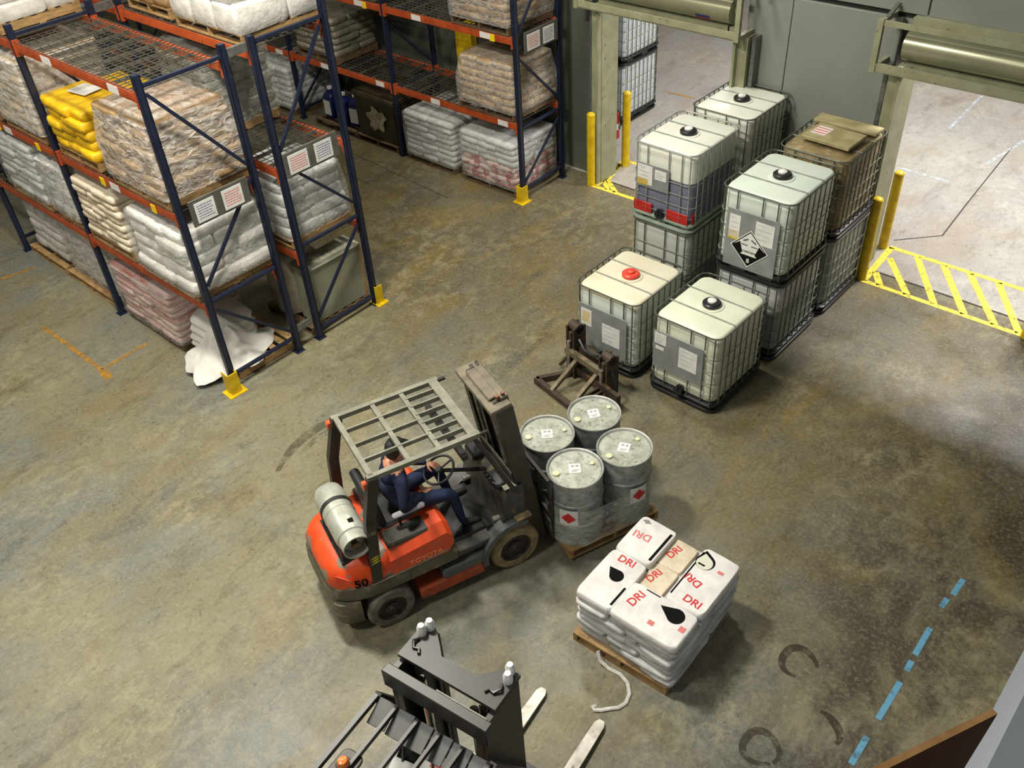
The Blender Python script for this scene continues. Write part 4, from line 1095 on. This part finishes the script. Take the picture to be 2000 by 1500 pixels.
MB().cbox(.03,.12,1.04,.20,.34,1.14,.02).build('instrument_box', M_black, tr)
ubox('document_plate', M_gd, tr, .10, -.44, 1.082, .24, -.37, 1.09)
MB().box(-.12,-.41,.575,-.05,-.30,.66).build('pedal', M_dark, tr)
# overhead guard: pillars, rim, grid bars
GZ = 2.02; gx0, gx1, gy = -1.20, -.19, .46
for s in (-1, 1):
    gyc = s*gy-.035
    MB().bar((-1.36,s*.49,.70),(-1.30,s*.49,1.5),.10,.09,0,(0,1,0)).bar((-1.30,s*.49,1.5),(-1.19,s*.46-.035,GZ),.10,.08,0,(0,1,0)).build('rear_pillar', M_pil, tr)
    MB().tube((.20,s*.46,1.05),(-.20,s*.45-.035,GZ),.024,10).build('front_pillar', M_pil, tr)
    ubar('guard_side_rail', M_gd, tr, (gx0-.04, gyc, GZ), (gx1+.06, gyc, GZ), .05, .05)
    lamp = MB().cbox(-.03,-.03,-.045,.03,.03,.045,.01).build('tail_lamp', mat('lamp_amber', (222,120,70), (196,80,50), rough=.3, scale=20), tr, (-1.26,s*.49-.02*s,1.93))
    MB().tube((gx1+.05, gyc, GZ-.01),(gx1+.14, gyc, GZ-.01),.02,8).build('guard_stub', M_dark, tr)
ubar('guard_end_rail', M_gd, tr, (gx0, -gy-.035, GZ), (gx0, gy-.035, GZ), .05, .05)
ubar('guard_end_rail', M_gd, tr, (gx1, -gy-.035, GZ), (gx1, gy-.035, GZ), .09, .05)
ubar('guard_cross_rail', M_gd, tr, (-.83, -gy-.035, GZ-.002), (-.83, gy-.035, GZ-.002), .045, .04)
ubar('guard_cross_rail', M_gd, tr, (-.53, -gy-.035, GZ-.002), (-.53, gy-.035, GZ-.002), .045, .04)
for k in range(1, 4):
    y = -gy-.035+2*gy*k/4
    ubar('guard_slat', M_gd, tr, (gx0, y, GZ), (-.53, y, GZ), .02, .045, (0,0,1))
for k in range(1, 7):
    y = -gy-.035+2*gy*k/7
    ubar('guard_slat', M_gd, tr, (-.53, y, GZ), (gx1, y, GZ), .016, .05, (0,0,1))
MB().box(gx1-.12,-gy,GZ-.30,gx1-.06,gy-.07,GZ-.24).build('guard_lower_rail', M_dark, tr)
for k in range(3):
    MB().prism([(-.05,-.012),(.01,-.012),(.05,.012),(-.01,.012)], 0, .002).build('warning_mark', mat('mark_yellow', (190,180,50), rough=.5), tr, (-1.335,-.5365-.0,1.06-.035*k), (PI/2,0,.0))
put('lettering', text_mesh('150', .055, mat('mark_tan', (150,136,96), rough=.5), .001), tr, (-1.315,-.537,1.38), (PI/2,0,0))
# gas cylinder lying across the counterweight, a strap and its cradle
gt = MB().lathe([(.05,-.40),(.11,-.395),(.146,-.36),(.152,-.30),(.152,-.05),(.157,-.045),(.157,-.025),(.152,-.02),(.152,.25),(.14,.31),(.09,.355),(.03,.365)], 28, 0, Matrix.Translation((-1.47,-.03,1.27)) @ Matrix.Rotation(-PI/2, 4, 'X')).build('gas_cylinder', M_alu, tr)
Mg = Matrix.Translation((-1.47,-.03,1.27)) @ Matrix.Rotation(-PI/2, 4, 'X')
MB().loft([[(.135*math.cos(2*PI*i/24), .135*math.sin(2*PI*i/24), z) for i in range(24)] for z in (-.37,-.49)] + [[(.123*math.cos(2*PI*i/24), .123*math.sin(2*PI*i/24), z) for i in range(24)] for z in (-.49,-.385)], 0, False, Mg).build('collar', M_alu, gt)
MB().lathe([(.03,-.40),(.03,-.45),(.045,-.455),(.045,-.475)], 12, 0, Mg).build('valve', mat('valve_brass', (110,90,60), (70,56,44), rough=.4, metal=.4, scale=20), gt)
MB().loft([[(r*math.cos(2*PI*i/28), r*math.sin(2*PI*i/28), z) for i in range(28)] for r, z in ((.154,.04),(.159,.042),(.159,.085),(.154,.087))], 0, False, Mg).build('strap', M_dark, gt)
ubox('square_mark', M_blk, gt, -1.455, -.33, 1.420, -1.405, -.28, 1.4235)
MB().box(-1.60,-.36,.96,-1.34,-.30,1.13).box(-1.60,.18,.96,-1.34,.24,1.13).box(-1.62,-.38,.955,-1.32,.26,.985).build('cradle', M_dark, tr)
# mast, tilted back
ml = put('mast', None, tr, (.47,-.03,.12), (0,-.145,0))
def mbar(name, x0, y0, z0, x1, y1, z1, m=M_mast, c=.006):
    return MB().cbox(x0,y0,z0,x1,y1,z1,c).build(name, m, ml)
for s in (-1, 1):
    MB().box(-.09,s*.37-.018,0,.09,s*.37+.018,2.0).box(-.09,min(s*.37,s*.30),0,-.07,max(s*.37,s*.30),2.0).box(.07,min(s*.37,s*.30),0,.09,max(s*.37,s*.30),2.0).build('outer_rail', M_mast, ml)
    MB().box(-.06,s*.28-.016,.05,.10,s*.28+.016,2.05).box(.02,min(s*.28,s*.22),.05,.04,max(s*.28,s*.22),2.05).build('inner_rail', M_mast, ml)
    MB().tube((-.06,s*.2,.1),(-.06,s*.2,1.93),.028,12).build('lift_cylinder', M_steel, ml)
    for q in (0, 1): ubar('lift_chain', M_dark, ml, (.0+.03*q,s*.12,.5), (.0+.03*q,s*.12,2.0), .012, .025)
    MB().path([(.05,s*.16,1.95),(.0,s*.16,2.03),(-.06,s*.17,1.9),(-.07,s*.17,1.2),(-.05,s*.2,.7)], .014, 6).build('hose', M_black, ml)
    MB().tube((-.10,s*.34,.55),(-.42,s*.34,.62),.03,10).build('tilt_cylinder', M_steel, ml)
mbar('top_tie', -.14, -.385, 1.985, .085, .385, 2.04, M_masttop)
mbar('top_plate', -.08, -.24, 2.05, .03, .26, 2.075, M_masttop, .01)
mbar('inner_top_tie', .02, -.30, 2.03, .10, .30, 2.075, M_masttop)
mbar('middle_tie', -.11, -.37, 1.0, -.085, .37, 1.14)
mbar('lower_tie', -.11, -.37, .1, -.085, .37, .34)
for s in (-1,1):
    MB().tube((.06,s*.27,2.07),(.06,s*.27,2.11),.02,10).tube((.0,s*.27,2.07),(.0,s*.27,2.10),.02,10).build('chain_anchor', M_chrome if s > 0 else mat('rusty_bolt', (140,84,54), (90,70,50), rough=.6, scale=30), ml)
ml2 = put('carriage', None, tr, (.60,-.05,.05), (0,-.06,0))
for z in (.12, .46): MB().cbox(-.03,-.50,z,.02,.50,z+.09,.006).build('carriage_bar', M_mast, ml2)
for y in (-.49,-.25,0,.25,.49): ubar('backrest_bar', M_mast, ml2, (0,y,.2), (0,y,1.02), .03, .03)
ubar('backrest_bar', M_mast, ml2, (0,-.5,1.02), (0,.5,1.02), .035, .035)
for y in (-.36,.06):
    f = MB().loft([[(.02,y-.05,.03),(.02,y+.05,.03),(.02,y+.05,.075),(.02,y-.05,.075)], [(.7,y-.05,.03),(.7,y+.05,.03),(.7,y+.05,.06),(.7,y-.05,.06)], [(1.02,y-.03,.035),(1.02,y+.03,.035),(1.02,y+.03,.045),(1.02,y-.03,.045)]]).box(.02,y-.05,.03,.06,y+.05,.52).build('fork', M_steel, tr, (.60,-.05,.035))

# ---------------- the driver
M_shirt = mat('navy_shirt', (26,34,66), (20,26,52), rough=.8, scale=9, bump=.4, bscale=18)
M_jean = mat('denim', (28,44,78), (22,34,62), rough=.85, scale=9, bump=.4, bscale=18)
M_skin = mat('skin', (206,148,118), (190,130,102), rough=.5, scale=12)
M_boot = mat('boot', (30,26,24), rough=.6)
M_cap = mat('cap_black', (20,20,24), rough=.7)
def skin_mesh(chains, root, subdiv=2, mats=None, assign=None):
    """chains: lists of (co, radius, key); first point of a chain may name an existing key"""
    vs = []; rs = []; es = []; idx = {}
    for ch in chains:
        prev = None
        for p in ch:
            if isinstance(p, str): prev = idx[p]; continue
            co, r = p[0], p[1]
            vs.append(co); rs.append(r); k = len(vs)-1
            if len(p) > 2: idx[p[2]] = k
            if prev is not None: es.append((prev, k))
            prev = k
    me = bpy.data.meshes.new('skeleton'); me.from_pydata(vs, es, [])
    o = bpy.data.objects.new('skeleton', me); COL.objects.link(o)
    sk_ = o.modifiers.new('skin', 'SKIN'); sk_.use_smooth_shade = True
    sd = o.modifiers.new('sub', 'SUBSURF'); sd.levels = subdiv; sd.render_levels = subdiv
    d = me.skin_vertices[0].data if me.skin_vertices else None
    for i, r in enumerate(rs):
        d[i].radius = r if isinstance(r, tuple) else (r, r)
        d[i].use_root = (i == idx[root])
    dg = bpy.context.evaluated_depsgraph_get(); dg.update()
    out = bpy.data.meshes.new_from_object(o.evaluated_get(dg))
    bpy.data.objects.remove(o)
    out.materials.clear()
    for m in mats: out.materials.append(m)
    for p in out.polygons:
        p.material_index = assign(p.center) if assign else 0
        p.use_smooth = True
    return out
HX = -.86
SHR, SHL = (HX+.0,-.20,1.50), (HX+.0,.18,1.50)
ELR, WRR = (HX-.06,-.33,1.27), (-.66,-.16,1.20)
ELL, WRL = (-.70,.30,1.30), (-.47,.13,1.30)
chains = [
    [((HX-.03,-.02,1.14), (.15,.15), 'pel'), ((HX-.05,-.02,1.28), (.13,.15)), ((HX-.02,-.01,1.42), (.13,.17), 'chest'), ((HX+.01,-.01,1.535), (.085,.12), 'nb'), ((HX+.03,-.01,1.61), .055, 'neck'), ((HX+.045,-.005,1.65), .05)],
    ['nb', (SHR, .07), (((SHR[0]+ELR[0])/2,(SHR[1]+ELR[1])/2-.01,(SHR[2]+ELR[2])/2), .056), (ELR, .047), (((ELR[0]+WRR[0])/2,(ELR[1]+WRR[1])/2,(ELR[2]+WRR[2])/2), .041), (WRR, .03)],
    ['nb', (SHL, .07), (((SHL[0]+ELL[0])/2,(SHL[1]+ELL[1])/2+.01,(SHL[2]+ELL[2])/2), .056), (ELL, .047), (((ELL[0]+WRL[0])/2,(ELL[1]+WRL[1])/2,(ELL[2]+WRL[2])/2), .041), (WRL, .03)],
    ['pel', ((HX+.06,-.13,1.13), .095), ((-.58,-.18,1.13), .082), ((-.38,-.21,1.11), .066), ((-.34,-.215,.90), .058), ((-.30,-.215,.67), .042), ((-.27,-.22,.625), .045), ((-.10,-.235,.605), .036)],
    ['pel', ((HX+.06,.10,1.13), .095), ((-.58,.15,1.13), .082), ((-.36,.19,1.11), .066), ((-.31,.20,.90), .058), ((-.25,.20,.67), .042), ((-.22,.20,.625), .045), ((-.05,.21,.605), .036)],
]
def who(c):
    if c.z < .675 and c.x > -.4: return 3
    if c.z > 1.585: return 2
    if c.z < 1.215 and not (c.x < HX+.04 and c.z > 1.16) : 
        if c.x > HX-.2 and not (c.y < -.24 and c.x < -.66 and c.z > 1.16): return 1
    return 0
pm = skin_mesh(chains, 'pel', 2, [M_shirt, M_jean, M_skin, M_boot], who)
ps = put('person', pm, None, (TO[0], TO[1], 0), (0,0,TH))
tag(ps, 'person in navy shirt and jeans with a black cap, seated in the orange forklift', 'person')
# head: a shaped loft with chin, cheeks, brow and crown, looking ahead and a little to the left
Hm = Matrix.Translation((HX+.06,0,1.745)) @ Matrix.Rotation(.35, 4, 'Z') @ Matrix.Rotation(.12, 4, 'Y')
hl = []
for z, rx, ry, cx in ((-.125,.03,.028,.045),(-.115,.052,.045,.035),(-.085,.075,.06,.02),(-.04,.09,.069,.008),(0,.097,.074,.002),(.04,.10,.077,-.004),(.08,.09,.07,-.008),(.11,.06,.05,-.01),(.122,.02,.018,-.01)):
    hl.append([(cx+rx*math.cos(2*PI*i/20), ry*math.sin(2*PI*i/20), z) for i in range(20)])
MB().loft(hl, 0, True, Hm).build('head', M_skin, ps, ang=80)
hd = ps.children[0]
MB().loft([[(.088,-.012,.02),(.095,0,.022),(.088,.012,.02)], [(.088,-.02,-.03),(.122,0,-.03),(.088,.02,-.03)], [(.086,-.014,-.042),(.1,0,-.045),(.086,.014,-.042)]], 0, True, Hm).build('nose', M_skin, hd)
for s in (-1, 1):
    MB().lathe([(.003,-.006),(.011,-.004),(.011,.004),(.003,.006)], 10, 0, Hm @ Matrix.Translation((.09,s*.032,.015)) @ Matrix.Rotation(PI/2, 4, 'Y')).build('eye', M_white, hd)
    MB().lathe([(.003,.0),(.005,.003),(.001,.005)], 8, 0, Hm @ Matrix.Translation((.0945,s*.032,.015)) @ Matrix.Rotation(PI/2, 4, 'Y')).build('pupil', M_blk, hd)
    MB().loft([[(x+.0,s*.073,z) for x,z in ((-.015,-.03),(.01,-.03),(.02,.0),(.015,.03),(-.015,.032))], [(x-.008,s*.092,z) for x,z in ((-.015,-.025),(.005,-.025),(.015,.0),(.01,.026),(-.015,.028))]], 0, True, Hm).build('ear', M_skin, hd)
MB().box(.088,-.022,-.072,.093,.022,-.064,0,Hm).build('mouth', mat('lips', (170,96,84), rough=.5), hd)
hr = [[(cx+rx*math.cos(2*PI*i/20), ry*math.sin(2*PI*i/20), z) for i in range(20)] for z, rx, ry, cx in ((-.05,.04,.06,-.055),(0,.075,.078,-.032),(.05,.098,.083,-.012))]
MB().loft(hr, 0, True, Hm).build('hair', mat('hair', (44,32,24), (58,42,30), rough=.7, scale=40), ps, ang=80)
cp = [[(cx+rx*math.cos(2*PI*i/22), ry*math.sin(2*PI*i/22), z) for i in range(22)] for z, rx, ry, cx in ((.045,.108,.085,-.004),(.08,.104,.083,-.006),(.115,.08,.065,-.008),(.132,.04,.03,-.01),(.136,.012,.01,-.01))]
cpo = MB().loft(cp, 0, True, Hm).build('cap', M_cap, ps, ang=60)
br = [[(.085+q*math.cos(a), .078*math.sin(a)*1.0, .047-.02*(q>.05)*math.cos(a)) for a in [math.radians(-85+170*i/12) for i in range(13)]] for q in (.0,.085)]
vs = br[0]+br[1]; vs = vs+[(x,y,z-.006) for x,y,z in vs]
fs = []
for i in range(12):
    fs += [(i,i+1,14+i,13+i), (26+i+1,26+i,39+i,40+i), (13+i,14+i,40+i,39+i)]
MB().add(vs, fs, 0, Hm).build('cap_peak', M_cap, cpo)
def hand(par, M, side):
    """open hand: palm, four curled fingers, thumb from the side"""
    S_ = side
    ch = [[((0,0,0), (.026,.018), 'w'), ((.035,0,0), (.034,.016)), ((.075,0,.002), (.036,.014), 'k')]]
    for k, (y, l) in enumerate(((-.03,.062),(-.010,.074),(.011,.070),(.030,.054))):
        ch.append(['k', ((.085,y,.002), .0098), ((.085+l*.45,y*1.12,-.008), .009), ((.085+l*.8,y*1.15,-.028), .008), ((.085+l*.9,y*1.15,-.048), .0065)])
    ch.append([((.02,-.02*S_,-.004), .014, 't'), ((.045,-.048*S_,-.012), .0115), ((.07,-.062*S_,-.022), .0095), ((.09,-.062*S_,-.034), .0075)])
    ch[-1].insert(0, 'w')
    me = skin_mesh(ch, 'w', 2, [M_skin])
    me.transform(M)
    return put('hand', me, par)
def aim(p, d, up=(0,0,1), roll=0):
    d = Vector(d).normalized(); z = Vector(up); y = z.cross(d).normalized(); z = d.cross(y)
    m = Matrix((d, y, z)).transposed().to_4x4(); m.translation = Vector(p)
    return m @ Matrix.Rotation(roll, 4, 'X')
hand(ps, aim(WRR, (.24,.17,-.03)), -1)
hand(ps, aim(WRL, (.08,-.10,-.015)), 1)

# ---------------- second truck, seen from behind its mast
T2 = math.radians(98)
t2 = thing('forklift', 'black mast and roof cage of an empty forklift with bare forks, bottom edge', 'forklift', (6.55,-1.98,0), T2)
M_m2 = mat('mast_charcoal', (38,38,36), (48,47,43), rough=.42, scale=7)
M_v2 = mat('visor_grey', (92,94,94), (80,82,82), rough=.5, scale=6)
m2 = put('mast', None, t2)
H2 = 2.36
for s in (-1, 1):
    c = .03
    y = c+s*.375
    MB().box(-.42,y-.02,.06,-.02,y+.02,H2-.02).box(-.42,min(y,y-s*.07),.06,-.39,max(y,y-s*.07),H2-.02).box(-.05,min(y,y-s*.07),.06,-.02,max(y,y-s*.07),H2-.02).build('outer_rail', M_m2, m2)
    y2 = c+s*.29
    MB().box(-.26,y2-.018,.08,.0,y2+.018,H2+.0).box(-.26,min(y2,y2-s*.06),.08,-.23,max(y2,y2-s*.06),H2).build('inner_rail', M_m2, m2)
    MB().tube((-.30,c+s*.22,.1),(-.30,c+s*.22,H2-.12),.034,12).build('lift_cylinder', M_chrome, m2)
    an = MB()
    for q in (-.035,.035): an.lathe([(.034,0),(.034,.06),(.022,.075),(.022,.09)], 12, 0, Matrix.Translation((-.05+q*.9,c+s*(.345-q*.35),H2+.035)))
    an.build('chain_anchor', mat('anchor_bright', (226,226,222), rough=.3, metal=.2), m2)
    MB().path([(-.13,c+s*.34,H2+.045),(-.17,c+s*.36,H2+.06),(-.21,c+s*.33,H2+.045),(-.20,c+s*.29,H2+.045),(-.23,c+s*.27,H2+.045)], .012, 6).build('hose_loop', M_black, m2)
    for q in (0, 1): ubar('lift_chain', M_dark, m2, (-.10+.04*q,c+s*.25,.5), (-.10+.04*q,c+s*.25,H2), .014, .03)
poly = [(-.30,-.37),(.0,-.37),(.0,-.27),(-.08,-.20),(-.16,-.12),(-.16,.16),(-.08,.24),(.0,.33),(.0,.43),(-.30,.43)]
MB().prism(poly, H2, H2+.035).build('top_plate', M_m2, m2)
MB().cbox(-.45,-.40,H2-.16,-.37,.46,H2+.01,.008).build('rear_tie', M_m2, m2)
ubox('seam_strip', M_gd, m2, -.375, -.35, H2+.002, -.365, .05, H2+.012)
for z in (.2, 1.2): MB().cbox(-.44,-.35,z,-.40,.41,z+.14,.006).build('cross_tie', M_m2, m2)
ca = put('carriage', None, t2)
for z in (.12, .48): MB().cbox(.01,-.47,z,.06,.45,z+.1,.006).build('carriage_bar', M_m2, ca)
for y in (-.46,.44): ubar('backrest_bar', M_m2, ca, (.035,y,.1), (.035,y,1.1), .03, .04)
ubar('backrest_bar', M_m2, ca, (.035,-.47,1.1), (.035,.45,1.1), .04, .03)
M_fork = mat('fork_silver', (206,202,192), (168,162,150), rough=.36, metal=.25, scale=9, c3=(120,112,98), s3=16, lo3=.6, hi3=.72)
for y in (.285,-.335):
    w = .055
    L = [[(.06,y-w,.03),(.06,y+w,.03),(.06,y+w,.075),(.06,y-w,.075)], [(.8,y-w,.03),(.8,y+w,.03),(.8,y+w,.06),(.8,y-w,.06)], [(1.14,y-w*.9,.035),(1.14,y+w*.9,.035),(1.14,y+w*.9,.048),(1.14,y-w*.9,.048)], [(1.19,y-w*.45,.037),(1.19,y+w*.45,.037),(1.19,y+w*.45,.045),(1.19,y-w*.45,.045)]]
    MB().loft(L).box(.06,y-w,.03,.105,y+w,.60).build('fork', M_fork, t2)
# roof cage with longitudinal bars and the louvre plates between them
G2 = 2.10
yb = [-.42,-.25,-.08,.10,.28,.45]
ubar('guard_front_rail', M_m2, t2, (-.50,-.46,G2-.07), (-.50,.50,G2-.07), .05, .05)
for k, y in enumerate((.50,.325,.14,-.045,-.23,-.44)):
    ubar('guard_bar', M_m2, t2, (-.50,y,G2), (-1.62,y,G2), .035 if k in (0,5) else .024, .045)
ubar('guard_rear_rail', M_m2, t2, (-1.62,-.46,G2), (-1.62,.52,G2), .05, .05)
ubar('guard_corner', M_m2, t2, (-1.14,.50,G2), (-1.2,.56,G2-.1), .03, .04)
for k in range(6):
    y = .40-.158*k
    MB().cbox(-.095,-.074,-.006,.095,.074,.006,.004).build('visor_plate', M_v2, t2, (-.575,y+.0,G2-.04), (0,-.35,.06))
for y in (-.46,.50):
    MB().bar((-.50,y,G2),(.0,y*1.0,1.15),.05,.05,0,(0,1,0)).build('front_pillar', M_m2, t2)
    MB().bar((-1.62,y,G2),(-1.78,y,.95),.07,.07,0,(0,1,0)).build('rear_pillar', M_m2, t2)
bp_ = MB().cbox(-.115,-.085,-.012,.115,.085,.012,.008,r=.05,n=3).build('beacon_plate', M_mast, t2, (-1.0,.36,G2-.02))
MB().lathe([(.05,.012),(.055,.02),(.055,.03),(.042,.035)], 18).build('beacon_base', M_dark, bp_)
MB().lathe([(.042,.034),(.042,.06),(.03,.085),(.008,.094)], 18).build('beacon_dome', mat('beacon_orange', (222,128,60), rough=.25), bp_)
# body under the cage
MB().cbox(-1.9,-.50,.16,-.42,.54,.50,.03).build('chassis', M_cw, t2)
MB().loft([plan(-2.35,-1.7,.54,.42,.2), plan(-2.42,-1.7,.55,.42,.5), plan(-2.36,-1.7,.53,.42,.9), plan(-2.26,-1.7,.45,.4,1.02)]).build('counterweight', M_or, t2)
MB().cbox(-1.75,-.46,.5,-1.1,.50,.98,.05).build('engine_hood', M_or, t2)
MB().cbox(-1.6,-.2,.98,-1.15,.24,1.06,.03).build('seat_cushion', M_seat, t2)
MB().cbox(-.05,-.22,0,.05,.22,.46,.03).build('seat_back', M_seat, t2, (-1.6,.02,1.05), (0,-.16,0))
MB().cbox(-.62,-.44,.5,-.44,.48,1.10,.03).build('cowl', M_plate, t2)
MB().path([tuple(Matrix.Translation((-.86,.02,1.22)) @ Matrix.Rotation(-.42,4,'Y') @ Vector((.16*math.cos(2*PI*i/24), .16*math.sin(2*PI*i/24), 0))) for i in range(24)], .013, 6, 0, True).tube((-.86,.02,1.22),(-.5,.02,1.05),.02,8).build('steering_wheel', M_black, t2)
for s in (-1, 1):
    wheel(t2, 'front_wheel', -.42-.2, .02+s*.47, .285, .18, M_tyred, M_hub, 8, s)
    wheel(t2, 'rear_wheel', -1.95, .02+s*.45, .25, .16, M_tyred, M_hub, 6, s)
# printed placard hung under the front of the roof cage
for y in (.0,.26): ubar('placard_hanger', M_m2, t2, (-.52,y,G2-.07), (-.62,y,1.62), .014, .014)
pc_ = MB().cbox(-.17,-.20,-.006,.17,.20,.006,.004).build('placard', M_white, t2, (-.64,.13,1.62), (0,-.25,.15))
for (x, y, w, h, m_) in ((.10,.10,.09,.16,M_blk), (.02,-.06,.05,.2,M_blk), (-.06,.08,.05,.16,M_redp), (-.10,-.10,.06,.1,M_blk), (.10,-.12,.04,.1,M_redp)):
    ubox('ink_band', m_, pc_, x-w/2, y-h/2, .0062, x+w/2, y+h/2, .0075)

# ================================================================ RUSTY CLAMP ATTACHMENT ON THE FLOOR
M_rust = mat('rusty_iron', (66,52,38), (44,36,28), rough=.6, scale=9, c3=(110,78,42), s3=7, lo3=.58, hi3=.72)
M_rustl = mat('worn_bare_iron', (132,122,100), (96,84,64), rough=.45, metal=.3, scale=12)
t = thing('clamp_attachment', 'rusty iron clamp attachment with two prongs lying on the floor beside the red capped tote', 'lift attachment', (3.5,2.5,0), -.2)
MB().cbox(-.40,-.04,.0,.40,.04,.09,.01).build('foot_bar', M_rust, t)
MB().bar((-.38,.0,.05),(-.20,.42,.05),.06,.08).build('side_bar', M_rust, t)
for x in (-.06, .33):
    MB().bar((x,-.0,.07),(x+.02,.46,.40),.055,.05).build('prong', M_rustl, t)
MB().bar((-.24,.40,.44),(.46,.42,.44),.07,.08).build('cross_bar', M_rustl, t)
MB().bar((-.20,.50,.12),(.50,.50,.12),.08,.10).build('cross_bar', M_rust, t)
for x, h, m_ in ((-.19,.80,M_rust), (.44,.66,M_rust)):
    u = MB().box(x-.08,.42,0,x-.05,.62,h).box(x+.05,.42,0,x+.08,.62,h).box(x-.06,.56,.0,x+.06,.62,h-.04).box(x-.03,.42,0,x+.03,.50,h*.9).build('upright', m_, t)
    MB().tube((x-.08,.52,h-.03),(x+.08,.52,h-.03),.07,14).build('pulley', M_rust, u)
    MB().tube((x,.40,.15),(x,.40,h*.75),.024,10).build('ram', M_steel, u)
MB().box(-.16,.50,.36,.42,.60,.50).build('back_plate', M_rust, t)
MB().path([(-.1,.50,.62),(.06,.46,.54),(.22,.46,.56),(.36,.50,.62)], .02, 8).build('hose', M_black, t)
MB().path([(.5,.5,.5),(.62,.48,.36),(.66,.46,.18)], .022, 8).build('hose', M_black, t)
for k in range(5): MB().cbox(.42+.065*k,.12,.0,.45+.065*k,.42,.24-.015*k,.004).build('fin', M_rust, t)
MB().box(.40,.36,0,.78,.42,.30).build('fin_plate', M_rust, t)
MB().bar((-.42,.42,.06),(-.36,.56,.22),.04,.05).build('lever', M_rustl, t)
